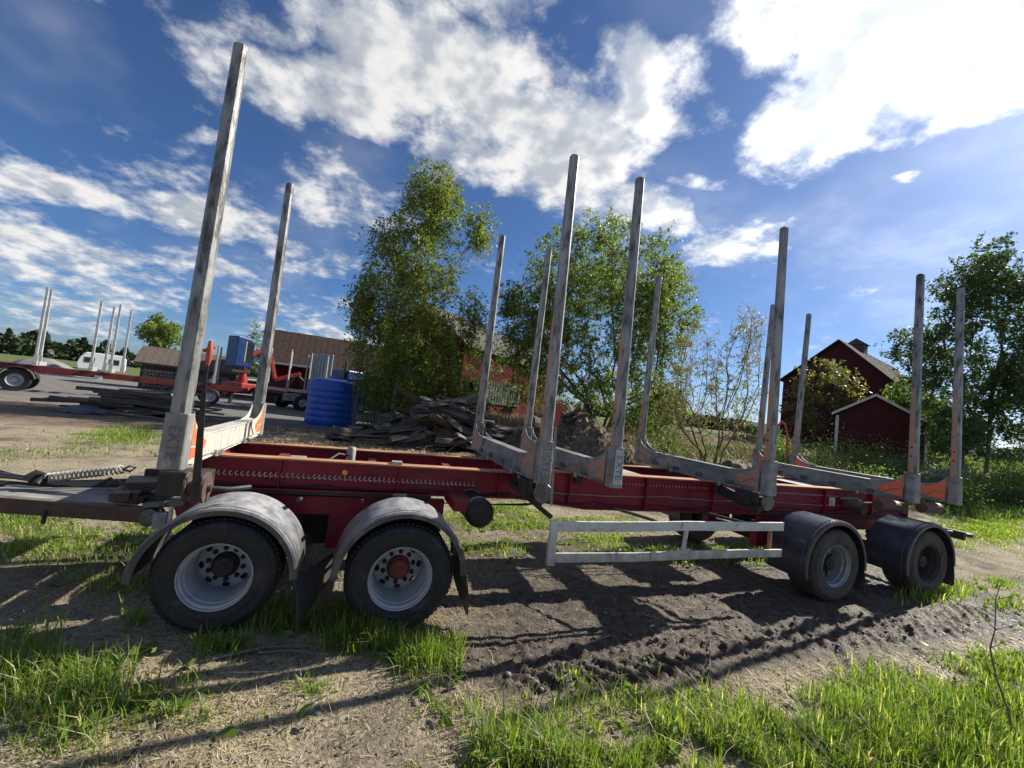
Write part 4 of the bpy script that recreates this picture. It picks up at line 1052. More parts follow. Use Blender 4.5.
# ------------------------------------------------------------------ grass, straw and stones
GRASS = [(3.65, -2.8, 1.65, -0.33, 0.31, 0.26, 1.0, 0.17), (5.32, -2.95, 0.94, -0.18, 0.77, 0.35, 1.0, 0.19), (2.35, -2.62, 0.63, -0.13, 0.06, 0.14, 0.9, 0.14), (5.14, -2.55, 0.66, -0.11, 0.36, 0.2, 0.6, 0.13), (6.89, -2.6, 0.71, -0.12, 0.59, 0.23, 0.8, 0.15), (1.73, -2.56, 0.42, -0.08, 0.02, 0.07, 0.7, 0.1), (-0.37, -1.61, 0.46, -0.08, -0.19, 0.36, 0.85, 0.14), (0.15, -1.85, 0.37, -0.07, -0.1, 0.26, 0.5, 0.1), (-0.12, -2.07, 0.38, -0.07, -0.07, 0.14, 0.35, 0.08), (-0.88, -1.02, 0.22, -0.03, -0.12, 0.2, 0.4, 0.1), (0.98, -1.84, 0.15, -0.03, -0.02, 0.1, 0.7, 0.1), (1.75, -2.14, 0.24, -0.04, 0.02, 0.09, 0.5, 0.08), (2.72, -2.03, 0.2, -0.03, 0.05, 0.1, 0.55, 0.08), (0.28, -1.07, 0.64, -0.08, -0.04, 0.17, 1.0, 0.17), (1.04, -1.11, 0.44, -0.05, -0.02, 0.23, 1.0, 0.17), (1.77, -1.58, 0.35, -0.05, 0.04, 0.24, 1.0, 0.17), (1.42, -1.4, 0.33, -0.04, 0.01, 0.18, 0.9, 0.16), (-1.48, 0.8, 0.9, -0.01, -0.26, 0.54, 0.8, 0.13), (-0.94, 1.3, 0.58, 0.02, -0.19, 0.52, 0.7, 0.1), (-2.42, 1.62, 0.38, 0.02, -0.22, 0.38, 0.8, 0.12), (-0.71, -0.2, 0.43, -0.03, -0.12, 0.29, 0.6, 0.13), (3.68, 2.3, 0.93, 0.07, 0.31, 0.92, 1.0, 0.1), (4.73, 1.82, 1.82, 0.09, 0.28, 0.53, 0.6, 0.08), (6.29, 0.45, 1.76, -0.03, 0.36, 0.38, 0.7, 0.1), (7.32, 0.26, 0.84, -0.03, 0.4, 0.33, 0.8, 0.1), (-4.64, 8.99, 0.76, 0.61, -0.81, 1.9, 0.6, 0.12), (-4.29, 6.96, 0.54, 0.32, -0.44, 0.94, 0.35, 0.1), (8.77, -1.19, 0.7, -0.06, 0.54, 0.25, 1.0, 0.12), (18.56, 2.13, 3.0, 0.12, 3.78, 1.52, 0.7, 0.09), (10.5, -1.04, 0.98, -0.07, 0.67, 0.27, 0.45, 0.07), (2.78, 0.67, 0.84, -0.01, 0.08, 0.3, 0.5, 0.08), (9.71, -1.6, 0.59, -0.06, 0.48, 0.18, 0.5, 0.07), (0.69, -2.04, 0.3, -0.06, -0.02, 0.12, 0.25, 0.06), (3.2, -2.32, 0.6, -0.1, 0.08, 0.1, 0.35, 0.07), (-4.72, 5.57, 0.66, 0.31, -0.46, 0.79, 0.3, 0.08), (12.03, 2.52, 1.97, 0.12, 1.39, 0.94, 0.5, 0.1), (4.83, 1.0, 0.73, 0.01, 0.17, 0.28, 0.5, 0.08), (0.3, -1.37, 0.36, -0.05, -0.04, 0.12, 0.5, 0.12)]
def blades(name, pts, hgt, width, mname, tone, bend=.5, lay=0.0):
    n = len(pts); a = rng.random(n) * 2 * np.pi
    d = np.stack([np.cos(a), np.sin(a), np.zeros(n)], 1); side = np.stack([-np.sin(a), np.cos(a), np.zeros(n)], 1)
    h = hgt[:, None]; w = (width * (.6 + .8 * rng.random(n)))[:, None]; bd = (bend * (.2 + 1.5 * rng.random(n) ** 1.5))[:, None]
    up = np.array([[0, 0, 1.0]]); lean = lay
    m1 = pts + up * h * (.5 - .45 * lean) + d * h * (bd * .25 + lean * .5)
    tp = pts + up * h * (1 - .25 * bd) * (1 - .93 * lean) + d * h * (bd * .75 + lean * .95)
    V = np.stack([pts - side * w * .5, pts + side * w * .5, m1 - side * w * .42, m1 + side * w * .42, tp], 1).reshape(-1, 3)
    k = (np.arange(n) * 5)[:, None]
    T = np.concatenate([k + [0, 1, 2], k + [1, 3, 2], k + [2, 3, 4]], 1).reshape(-1, 3)
    return kind(raw_mesh(name, V, T, mname, np.repeat(tone, 5)), 'stuff')

def patch_points(density):
    out = []; hs = []
    for cx, cy, ax, ay, bx, by, d, h in GRASS:
        area = abs(ax * by - ay * bx) * math.pi
        dist = math.hypot(cx - 1.05, cy + 4.8)
        k = density * (1 if dist < 4 else .6 if dist < 8 else .22) * (.62 if cx < 2.2 and (cy < -1.65 or cx < 0) else 1)
        n = int(min(area * d * k, 16000)); u = rng.normal(size=(n, 2)) * .52
        x = cx + u[:, 0] * ax + u[:, 1] * bx; y = cy + u[:, 0] * ay + u[:, 1] * by
        q = fbm(x * 3.1 + 40, y * 3.1, 3) + .35 * (fbm(x * 11, y * 11, 2) - .5)
        r2 = (u ** 2).sum(1)
        keep = q > .30 + .20 * np.clip(r2 - .3, 0, 1)
        x, y, q = x[keep], y[keep], q[keep]
        out.append(np.stack([x, y], 1)); hs.append(h * (.84 if dist < 6 and cx > 2.2 else 1.1 if -1.65 < cy < -1 else .62) * (.3 + 1.05 * rng.random(len(x)) ** 1.4) * (.35 + 1.3 * q) * (1.15 if dist > 8 else 1))
    return np.concatenate(out), np.concatenate(hs)
gp, gh = patch_points(7000)
gz = height(gp[:, 0], gp[:, 1])
tone = np.clip(.25 + .35 * rng.random(len(gp)) + .5 * (fbm(gp[:, 0] * 1.7, gp[:, 1] * 1.7, 3) - .4), 0, .9); tone[rng.random(len(gp)) < .10] = 1.0
g = blades('grass', np.c_[gp, gz], gh,   .0068 * (1 + .10 * np.clip(np.hypot(gp[:, 0] - 1.05, gp[:, 1] + 4.8) - 3, 0, 14)), 'grass_blade', tone, .8)
tag(g, 'fresh green grass in patches round the trailer', 'grass')

# dead stems and broad-leaved weeds among the grass
sel = (np.hypot(gp[:, 0] - 1.05, gp[:, 1] + 4.8) < 8) & (rng.random(len(gp)) < .05)
q = gp[sel]; st = blades('dead_stems', np.c_[q, height(q[:, 0], q[:, 1])], .10 + .20 * rng.random(len(q)) ** 2, .004 * np.ones(len(q)), 'straw', rng.random(len(q)), 1.3, .25)
tag(st, 'dead pale stems standing among the green grass', 'dry grass')
cs = gp[(np.hypot(gp[:, 0] - 1.05, gp[:, 1] + 4.8) < 7)]; cs = cs[rng.choice(len(cs), 240)] + rng.normal(size=(240, 2)) * .12
C, Tn = [], []
for cx, cy in cs:
    n = int(rng.integers(6, 12)); a = rng.random(n) * 6.28; r = .02 + .05 * rng.random(n)
    C.append(np.stack([cx + r * np.cos(a), cy + r * np.sin(a), H(cx, cy) + .015 + .05 * rng.random(n)], 1)); Tn.append(.35 + .5 * rng.random(n))
w_ = leaf_cloud('weeds', np.concatenate(C), .075, 'leaf_shrub', None, np.concatenate(Tn), flat=.75, aspect=.42); kind(w_, 'stuff'); tag(w_, 'small broad-leaved weeds between the grass tufts', 'weeds')

# dry straw lying flat on the trodden ground
n = 150000
x = rng.uniform(-2.5, 9, n); y = np.where(rng.random(n) < .7, rng.uniform(-3.4, -1.0, n), rng.uniform(-1.0, 2.2, n)); q = fbm(x * 1.6 + 5, y * 1.6, 3) - .9 * np.clip(mud_mask(x, y) * 1.6, 0, 1) - .22 * sstep(-1.95, -1.7, y) * sstep(1.6, 2.4, x)
k = rng.random(n) < np.clip((q - .28) * 2.4, 0.04, 1); x, y = x[k], y[k]
s = blades('dry_straw', np.c_[x, y, height(x, y) + .003], .02 + .075 * rng.random(len(x)) ** 2, .0042 * np.ones(len(x)), 'straw', rng.random(len(x)), .3, (.80 + .18 * rng.random(len(x)))[:, None])
tag(s, 'dry pale straw and dead grass strewn over the bare soil', 'straw')
n = 16000
x = rng.uniform(-2.5, 9.5, n); y = rng.uniform(-3.2, 1.8, n)
s = blades('bark_chips', np.c_[x, y, height(x, y) + .004], .012 + .04 * rng.random(n) ** 3, .010 * np.ones(n), 'chip', rng.random(n), .2, (.85 + .13 * rng.random(n))[:, None])
tag(s, 'dark crumbs of bark scattered over the soil round the trailer', 'bark chips')
# bark and chips behind the trailer
n = 9000
x = rng.uniform(-3.2, 5.5, n); y = rng.uniform(6.2, 14.5, n)
s = blades('wood_chips', np.c_[x, y, height(x, y) + .02], .10 + .22 * rng.random(n) ** 2, .03 * np.ones(n), 'straw', rng.random(n) * .8, .3, .85)
tag(s, 'scattered chips and bark strips on the ground behind the front frame', 'wood chips')
# scrubby undergrowth on the bank, so that it is not bare
n = 60000
x = rng.uniform(6, 34, n); y = rng.uniform(6.5, 24, n); q = fbm(x * .9, y * .9, 3); k = (q > .42) & (x * .9 + y * .3 > 9); x, y = x[k], y[k]
s = blades('undergrowth', np.c_[x, y, height(x, y)], .2 + .75 * rng.random(len(x)) ** 1.5, .022 * np.ones(len(x)), 'brush', rng.random(len(x)), 1.1, .2)
tag(s, 'dry brushy undergrowth on the bank behind the trailer', 'undergrowth')
n = 30000
x = rng.uniform(14, 44, n); y = rng.uniform(-2, 14, n); q = fbm(x * .5, y * .5, 3); k = (q > .36) & (x * .9 + y * .4 > 18 + 6 * (y < 3)); x, y = x[k], y[k]
s = blades('meadow_grass', np.c_[x, y, height(x, y)], .22 + .35 * rng.random(len(x)), .03 * np.ones(len(x)), 'leaf_shrub', rng.random(len(x)), .9, .1)
tag(s, 'rough meadow grass on the rise towards the barn', 'grass')

def icosa(r, sub, seed, amp, freq):
    bm = bmesh.new(); bmesh.ops.create_icosphere(bm, subdivisions=sub, radius=r)
    for v in bm.verts:
        c = v.co.normalized(); f = 1 + amp * (2 * float(fbm(c.x * freq + seed + 3 * c.z, c.y * freq + seed * 2 - 2 * c.z, 3)) - 1); v.co *= f
    V = [tuple(v.co) for v in bm.verts]; bm.verts.index_update(); F = [[v.index for v in f.verts] for f in bm.faces]; bm.free(); return V, F
# clods and pebbles, one mesh
cv, cf = icosa(1, 1, 3.3, .5, 1.6); cv = np.array(cv); cf = np.array(cf)
n = 5200
x = rng.uniform(-2.5, 10, n); y = rng.uniform(-3.4, 2.0, n); mk = mud_mask(x, y)
k = rng.random(n) < .18 + 1.2 * mk; x, y, mk = x[k], y[k], mk[k]; n = len(x)
sz = (.004 + .012 * rng.random(n) ** 3 + .022 * mk * rng.random(n) ** 2)[:, None, None] * np.array([1, 1, .65])[None, None] * (.7 + .6 * rng.random((n, 1, 3)))
ra = rng.random(n) * 6.28; rot = np.stack([np.stack([np.cos(ra), -np.sin(ra), 0 * ra], 1), np.stack([np.sin(ra), np.cos(ra), 0 * ra], 1), np.stack([0 * ra, 0 * ra, 1 + 0 * ra], 1)], 1)
V = np.einsum('nij,nkj->nki', rot, cv[None] * sz) + np.c_[x, y, height(x, y) + .002][:, None]
T = (cf[None] + (np.arange(n) * len(cv))[:, None, None]).reshape(-1, 3)
s = raw_mesh('soil_clods', V.reshape(-1, 3), T, mat('clod', (.13, .105, .08), (.085, .068, .052), 5, .95)); kind(s, 'stuff'); tag(s, 'crumbled dark clods of soil and small stones in the wheel tracks', 'soil')

n = 1500
x = rng.uniform(-2.5, 10, n); y = rng.uniform(-3.2, 2.0, n)
sz = (.005 + .02 * rng.random(n) ** 4)[:, None, None] * np.array([1, 1, .7])[None, None] * (.7 + .6 * rng.random((n, 1, 3)))
V = cv[None] * sz + np.c_[x, y, height(x, y) + .002][:, None]; T = (cf[None] + (np.arange(n) * len(cv))[:, None, None]).reshape(-1, 3)
s = raw_mesh('pebbles', V.reshape(-1, 3), T, 'stone'); kind(s, 'stuff'); tag(s, 'small pale pebbles scattered on the bare ground', 'pebbles')

# the sapling and loose sticks in the foreground
sap = thing('sapling', (5.42, -3.25, H(5.42, -3.25)), 'thin young sapling with a few yellow-green leaves in the lower right corner', 'sapling')
pts = [(0, 0, 0), (.10, .09, .22), (.22, .20, .36), (.30, .27, .52), (.33, .26, .66), (.42, .30, .86), (.50, .30, 1.02)]
m = MB(); m.tube(pts, [.007, .006, .0055, .005, .0045, .003, .002], 6)
tw = [(pts[2], (.12, .32, .50)), (pts[3], (.40, .20, .62)), (pts[4], (.26, .34, .78)), (pts[4], (.50, .18, .74)), (pts[5], (.36, .38, .95)), (pts[5], (.58, .24, .92))]
for a, b in tw: m.tube([a, b], [.003, .0015], 5)
m.build('stem', 'bark_brown', sap, smooth=60)
C = []
for a, b in tw + [(pts[5], pts[6])]:
    for j in range(9): t = .35 + .65 * rng.random(); C.append(np.array(a) * (1 - t) + np.array(b) * t + rng.normal(size=3) * .022)
leaf_cloud('foliage', np.array(C), .045, 'leaf_shrub', sap, np.clip(.6 + .4 * rng.random(len(C)), 0, 1))
for (p, q, r, lb) in (((4.55, -1.95), (4.45, -1.62), .008, 'thin stick lying in the mud below the right end of the side guard'),
                      ((3.72, -2.35), (4.3, -1.75), .007, 'longer thin stick lying across the wheel track'),
                      ((.35, -1.52), (.92, -1.40), .012, 'pale dry stalk lying in front of the first wheel'),
                      ((.60, -1.46), (1.0, -1.52), .010, 'short pale stalk beside the first wheel')):
    z0, z1 = H(*p) + r, H(*q) + r
    mid = ((p[0] + q[0]) / 2, (p[1] + q[1]) / 2 + .015, max(z0, z1) + .012)
    o = MB().tube([(p[0], p[1], z0), mid, (q[0], q[1], z1)], [r, r * .9, r * .6], 6).build('stick', 'wood_grey' if r < .009 else 'straw_stalk' if 'straw_stalk' in MATS else 'wood_grey', None, smooth=60)
    tag(o, lb, 'stick', 'loose sticks on the ground')

# ------------------------------------------------------------------ heaps behind the trailer
def mound(name, cx, cy, rx, ry, h, mname, label, cat, seed, rz=0.0, rough=.35, res=70):
    u = np.linspace(-1.15, 1.15, res); U, W = np.meshgrid(u, u, indexing='ij')
    X = U * rx * math.cos(rz) - W * ry * math.sin(rz); Y = U * rx * math.sin(rz) + W * ry * math.cos(rz)
    r = np.sqrt(U ** 2 + W ** 2) + .25 * (fbm(U * 2 + seed, W * 2, 3) - .5)
    Z = h * (1 - sstep(0.05, 1.0, r)) * (1 + rough * 2 * (fbm(X * 1.6 + seed, Y * 1.6, 4, .6) - .5)) + rough * (.5 * (fbm(X * 4 + seed, Y * 4, 3) - .5) + .28 * (fbm(X * 11 + seed, Y * 11, 3) - .5)) * (1 - sstep(.7, 1.05, r))
    Z = Z + height(X + cx, Y + cy) - H(cx, cy) - .06 - .25 * sstep(.95, 1.12, np.sqrt(U ** 2 + W ** 2))
    idx = np.arange(res * res).reshape(res, res); q = np.stack([idx[:-1, :-1], idx[1:, :-1], idx[1:, 1:], idx[:-1, 1:]], -1).reshape(-1, 4)
    o = raw_mesh(name, np.stack([X, Y, Z], -1).reshape(-1, 3), q, mname); o.location = (cx, cy, H(cx, cy))
    return tag(o, label, cat)
def mound_z(o, x, y):
    hit, loc, nn, i = o.ray_cast((x - o.location.x, y - o.location.y, 30), (0, 0, -1)); return loc.z + o.location.z if hit else H(x, y)

sh1 = mound('soil_heap', 8.7, 9.4, 3.4, 1.9, 1.45, 'soil_heap', 'dark rough soil heap behind the second and third bunks', 'soil heap', 2.0, -.5, .42, 110)
sh2 = mound('soil_heap', 16.2, 8.6, 2.2, 1.4, .75, 'soil_heap', 'low soil heap at the foot of the nearly bare tree', 'soil heap', 5.0, 0, .5)
bpy.context.view_layer.update()
# rubble and roots sticking out of the heap
lv, lf = icosa(.12, 2, 1.7, .8, 2.3)
lump = MB().add(lv, lf).mesh('lump', 'soil_heap')
for k in range(260):
    a = rng.random() * 6.28; q = rng.random() ** .5
    x, y = 8.7 + 2.8 * q * math.cos(a) + .5 * q * math.sin(a), 9.4 + 1.5 * q * math.sin(a) - 1.0 * q * math.cos(a)
    o = bpy.data.objects.new('clod', lump); COL.objects.link(o); o.parent = sh1
    o.location = (x - sh1.location.x, y - sh1.location.y, mound_z(sh1, x, y) - sh1.location.z); sc = .25 + 1.3 * rng.random() ** 3
    o.scale = (sc * 1.3, sc, sc * .8); o.rotation_euler = (rng.random() * 3, rng.random() * 3, rng.random() * 6)

# grass, brush and splinters growing and lying on the soil heap
n = 5000; a = rng.random(n) * 6.28; q = rng.random(n) ** .5
x = 8.7 + 3.0 * q * np.cos(a) + .5 * q * np.sin(a); y = 9.4 + 1.6 * q * np.sin(a) - 1.0 * q * np.cos(a)
z = np.array([mound_z(sh1, float(u), float(v)) for u, v in zip(x, y)])
sb = blades('brush_cover', np.c_[x, y, z], .08 + .35 * rng.random(n) ** 2, .016 * np.ones(n), 'brush', rng.random(n), 1.2, (.25 + .6 * rng.random(n))[:, None])
sb.parent = sh1; sb.location = -sh1.location

# heap of rotten slabs and boards: each slab an object of its own
heap = thing('slab_heap', (3.6, 11.9, H(3.6, 11.9)), 'heap of dark rotten wooden slabs behind the front frame', 'wood heap')
core = mound('heap_core', 3.6, 12.2, 2.9, 1.5, 1.25, 'wood_dark', 'x', 'x', 8.0, .1, .4)
del core['label']; del core['category']
core.parent = heap; core.location = (0, .3, 0)
bpy.context.view_layer.update()
slabs = []
for k in range(6):
    m = MB(); n = 9; L = 1.2 + .26 * k; w = .30 + .10 * (k % 3); V = []; F = []
    for i in range(n):
        t = i / (n - 1) - .5; sg = .05 * math.sin(t * 6 + k); ww = w * (1 - .5 * abs(t) ** 3) * (1 + .15 * math.sin(9 * t + k))
        tk = .07 + .035 * math.sin(5 * t + 2 * k)
        V += [(t * L, -ww / 2, sg), (t * L, -ww * .2, sg + tk), (t * L, ww * .25, sg + tk * 1.2), (t * L, ww / 2, sg - .01), (t * L, 0, sg - tk * .5)]
    for i in range(n - 1):
        for j in range(5): F.append((i * 5 + j, i * 5 + (j + 1) % 5, i * 5 + 5 + (j + 1) % 5, i * 5 + 5 + j))
    F += [(4, 3, 2, 1, 0), tuple(range((n - 1) * 5, n * 5))]
    slabs.append(m.add(V, F).mesh('slab', 'wood_dark' if k % 3 else 'wood_grey'))
for k in range(165):
    a = rng.random() * 6.28; q = rng.random() ** .6
    x, y = .35 + 2.95 * q * math.cos(a), 1.25 * q * math.sin(a) - .1
    hz = 1.62 * math.exp(-((x - .9) / 1.25) ** 2 - (y / .9) ** 2) + .45 * math.exp(-((x + 1.2) / 1.3) ** 2 - (y / .9) ** 2) + .75 * math.exp(-((x - 2.7) / 1.0) ** 2 - (y / .9) ** 2) + .22 * rng.random()
    o = bpy.data.objects.new('slab', slabs[int(rng.integers(6))]); COL.objects.link(o); o.parent = heap
    o.location = (x, y, hz); o.rotation_euler = (rng.normal() * .45, rng.normal() * .16 + .25 * math.copysign(1, x - .6) * (q > .25), rng.normal() * .30)
for k in range(34):
    x, y = rng.uniform(3.2, 6.6), rng.uniform(-3.0, -1.0)
    o = bpy.data.objects.new('slab', slabs[int(rng.integers(6))]); COL.objects.link(o); o.parent = heap
    o.location = (x, y, mound_z(sh1, 3.6 + x, 11.9 + y) - heap.location.z + .04); sc = .45 + .4 * rng.random(); o.scale = (sc, sc, sc)
    o.rotation_euler = (rng.normal() * .5, rng.normal() * .35, rng.random() * 3)
# brushwood tangled over and round the slabs
m = MB()
for k in range(560):
    x = rng.uniform(-2.9, 5.2); y = rng.normal() * .8
    z = 1.25 * math.exp(-((x - .9) / 1.5) ** 2 - (y / 1.0) ** 2) + .5 * math.exp(-((x - 3.2) / 1.3) ** 2) + .15
    a = rng.normal() * .9; L = .3 + .8 * rng.random(); tz = rng.normal() * .35
    d_ = np.array([math.cos(a) * L, math.sin(a) * L * .5, tz * L]); p0 = np.array([x, y, max(z, .05)])
    m.tube([tuple(p0 - d_ * .5), tuple(p0 + rng.normal(size=3) * .05), tuple(p0 + d_ * .5)], [.014, .011, .005], 4, cap=False)
kind(m.build('brushwood', 'bark_brown', heap), 'stuff')
# second, smaller stack far left on the yard edge
ps = thing('board_stack', (-6.6, 14.6, H(-6.6, 14.6)), 'low stack of old boards and beams lying at the yard edge', 'board stack')
bd = MB().box((0, 0, 0), (2.6, .16, .06)).mesh('board', 'wood_grey')
bd2 = MB().box((0, 0, 0), (2.2, .20, .12)).mesh('board', 'wood_dark')
for k in range(46):
    o = bpy.data.objects.new('board', bd if k % 2 else bd2); COL.objects.link(o); o.parent = ps
    o.location = (rng.normal() * .9, rng.normal() * .4, .06 + .035 * (k // 3) * rng.random() + .008 * k); o.rotation_euler = (rng.normal() * .05, rng.normal() * .05, rng.normal() * .25 + .25)
cr = thing('crate', (-7.0, 15.6, H(-7, 15.6)), 'dark wooden crate standing behind the old boards', 'crate')
for z in (.08, .26, .44):
    for s in (-.5, .5): MB().box((0, s, z), (1.5, .03, .13)).build('slat', 'wood_dark', cr); MB().box((s * 1.5, 0, z), (.03, .96, .13)).build('slat', 'wood_dark', cr)
tv, tf = icosa(1, 3, 4.4, .45, 1.6)
o = MB().add([(a * .62, b * .36, max(c, -.15) * .24) for a, b, c in tv], tf).build('tarpaulin', 'tarp_grey', None, smooth=60, loc=(-7.75, 13.75, H(-7.75, 13.75) + .05)); tag(o, 'crumpled blue-grey tarpaulin at the left end of the boards', 'tarpaulin')
# dark poles on the right
pp = thing('pole_pile', (28.6, 6.6, H(28.6, 6.6)), 'pile of long dark poles and planks under the right trees', 'pole pile')
po = MB().tube([(-2.6, 0, 0), (0, 0, .03), (2.6, 0, 0)], [.11, .12, .10], 8).mesh('pole', 'wood_dark')
pl = MB().box((0, 0, 0), (3.8, .22, .05)).mesh('pole', 'wood_grey')
for k in range(22):
    o = bpy.data.objects.new('pole', pl if k % 4 == 0 else po); COL.objects.link(o); o.parent = pp
    o.location = (rng.normal() * .9, rng.normal() * 1.0, .12 + .07 * (k // 2) * rng.random()); o.rotation_euler = (rng.normal() * .03, rng.normal() * .06, -1.15 + rng.normal() * .22)
bv, bf = icosa(1, 3, 7.1, .35, 1.2)
o = MB().add([(a * 1.25, b * .95, c * .72) for a, b, c in bv], bf).build('boulder', 'stone', None, smooth=45, loc=(28.44, 7.46, H(28.44, 7.46) + .42)); tag(o, 'grey rounded boulder between the annex and the right trees', 'boulder')
mound('gravel_heap', -27.8, 47.8, 4.2, 3.0, 1.5, 'gravel_heap', 'grey gravel heap beyond the second trailer', 'gravel heap', 3.0, 0, .08, 40)

# ------------------------------------------------------------------ blue tank
tank = thing('water_tank', (-.25, 17.7, H(-.25, 17.7) - .02), 'big blue plastic tank standing behind the trailer frame', 'tank')
prof = [(0, 0), (0, 1.12), (.04, 1.16)]
for k in range(6):
    z = .12 + .30 * k; prof += [(z, 1.168), (z + .03, 1.182), (z + .24, 1.182), (z + .27, 1.168)]
prof += [(1.98, 1.16), (2.08, 1.13), (2.16, 1.05), (2.24, .75), (2.30, .32)]
MB().lathe(prof, n=56, axis='z').build('shell', 'tank_blue', tank, smooth=40)
MB().lathe([(2.28, .34), (2.36, .34), (2.38, .31), (2.385, 0)], n=32, axis='z').build('lid', 'tank_blue', tank, smooth=40)
MB().lathe([(2.20, .10), (2.34, .10), (2.34, 0)], (.6, -.4, 0), 16, axis='z').build('inlet', 'cab_blue', tank, smooth=40)
m = MB(); m.tube([(1.0, -.75, .1), (1.03, -.80, .9), (.9, -.95, 1.5), (.85, -.9, 2.12)], .012, 6); m.build('hose', 'pole_white', tank, smooth=60)

# ------------------------------------------------------------------ buildings
def gable(name, a, ang, L, W, wh, rh, label, wall_m, roof_m, over=.35, cat='barn', trim=None, wl=None, board=True, rel=None):
    """corner-free: a = middle of the near gable foot, ridge runs along ang, W across; wl gives an unequal (left, right) split"""
    t = thing(name, (a[0], a[1], a[2]), label, cat, None, ang)
    l, r = wl if wl else (W / 2, W / 2)
    hl, hr = wh if isinstance(wh, tuple) else (wh, wh)
    m = MB(); m.prism([(l, 0), (l, hl), (0, rh), (-r, hr), (-r, 0)], lambda u, v, w: (w, u, v), 0, L)
    wall = m.build('wall', wall_m, t)
    if board:
        # vertical cover battens on the near gable
        q = MB(); n = int((l + r) / .22)
        for k in range(n + 1):
            u = -r + (l + r) * k / n
            top = (rh + (hl - rh) * (u / l) if u > 0 else rh + (hr - rh) * (-u / r)) - .04
            q.box((-.012, u, top / 2), (.022, .05, top))
        kind(q.build('batten', wall_m, wall), 'stuff')
    for (e, h0) in ((l, hl), (-r, hr)):
        d = Vector((e, h0 - rh)).normalized(); e2 = e + d.x * over; h2 = h0 + d.y * over
        rf = MB().prism([(0, rh + .02), (e2, h2 + .02), (e2, h2 + .16), (0, rh + .17)], lambda u, v, w: (w, u, v), -over, L + over).build('roof', roof_m, t)
        q = MB()
        nn = int((L + 2 * over) / .5)
        for k in range(1, nn):
            x = -over + (L + 2 * over) * k / nn
            q.loft((x, 0, rh + .172), (x, e2, h2 + .162), .03, .02)
        kind(q.build('roof_ribs', roof_m, rf), 'stuff')
        if trim:
            MB().prism([(0, rh - .02), (e2, h2 - .02), (e2, h2 + .15), (0, rh + .16)], lambda u, v, w: (w, u, v), -over - .03, -over - .004).build('bargeboard', trim, t)
    return t
def box_window(t, x, y, z, w, h, arch=False, name='window'):
    """white-framed window in the near gable (x = 0 plane)"""
    g = MB(); pts = [(-w / 2, 0), (w / 2, 0), (w / 2, h)] + ([(w / 2 * math.cos(k * math.pi / 8), h + w / 2 * math.sin(k * math.pi / 8)) for k in range(1, 8)] if arch else []) + [(-w / 2, h)]
    f = g.prism(pts, lambda u, v, q: (q, y + u, z + v), -.05, -.02).build(name, 'window_glass', t)
    for u in (-w / 2, 0, w / 2): MB().box((-.065, y + u, z + h / 2 + (w / 4 if arch and u == 0 else 0)), (.04, .09, h + (w / 2 if arch and u == 0 else 0))).build('frame', 'trim_white', f)
    for v in (0, h / 2, h): MB().box((-.068, y, z + v), (.04, w + .12, .09)).build('frame', 'trim_white', f)
    return f
# maroon barn on the rise
dx, dy = .85, .53; angR = math.atan2(dy, dx)
bz = H(38.6, 20) - .3
barn = gable('barn', (38.7, 19.7, bz), angR - math.radians(16), 16, 11, (7.3 - bz, 4.6 - bz), 10.6 - bz, 'large maroon barn with steep gable and arched white window', 'barn_maroon', 'roof_brown', wl=(4.1, 6.4))
box_window(barn, 0, -.25, 7.0 - bz, 1.0, 1.0, True)
cp = MB().box((4.6, 0, 10.7 - bz), (1.1, 1.1, .9)).build('cupola', 'roof_grey', barn); MB().prism([(.75, 0), (0, .55), (-.75, 0)], lambda u, v, w: (w, u, v + 11.1 - bz), 3.9, 5.3).build('cupola_roof', 'roof_grey', cp)
# annex in front
az_ = H(32.3, 12.9) - .2
ann = gable('annex', (32.25, 13.05, az_), math.atan2(.49, .87), 3.6, 4.6, (4.0 - az_, 3.75 - az_), 5.25 - az_, 'low maroon annex with white bargeboards in front of the barn', 'barn_maroon', 'roof_grey', over=.3, trim='trim_white', wl=(1.95, 2.5))
for u in (1.9,): MB().box((-.04, u, (3.9 - az_) / 2), (.05, .16, 3.8 - az_)).build('corner_board', 'trim_white', ann)
MB().box((-.04, -2.45, (3.6 - az_) / 2), (.05, .14, 3.5 - az_)).build('corner_board', 'trim_white', ann)
# red barn with brown roof, left of the birch, its long side to the viewer
bl = gable('barn', (-7.1, 38.0, H(-7, 38) - .1), math.radians(4), 10.6, 6.4, 3.5, 6.3, 'red barn with dark brown roof behind the blue tank and truck', 'barn_red', 'roof_brown', over=.5, wl=(3.2, 3.2))
MB().box((5.3, -3.66, 3.36), (11.6, .05, .16)).build('fascia', 'trim_white', bl)
for x in (1.2, 4.6): 
    d_ = MB().box((x, -3.22, 1.2), (1.6, .05, 2.4)).build('door', 'barn_maroon', bl); MB().box((x + .6, -3.26, 1.2), (.05, .04, .25)).build('handle', 'trim_white', d_)
# red building behind the birch and the round-headed tree
rb = gable('red_house', (4.6, 25.4, H(8, 27) - .1), math.atan2(11.3, 11.3) , 17, 7, 5.0, 7.6, 'red building with grey roof half hidden behind birch and round-headed tree', 'barn_red', 'roof_grey', over=.4, cat='building')
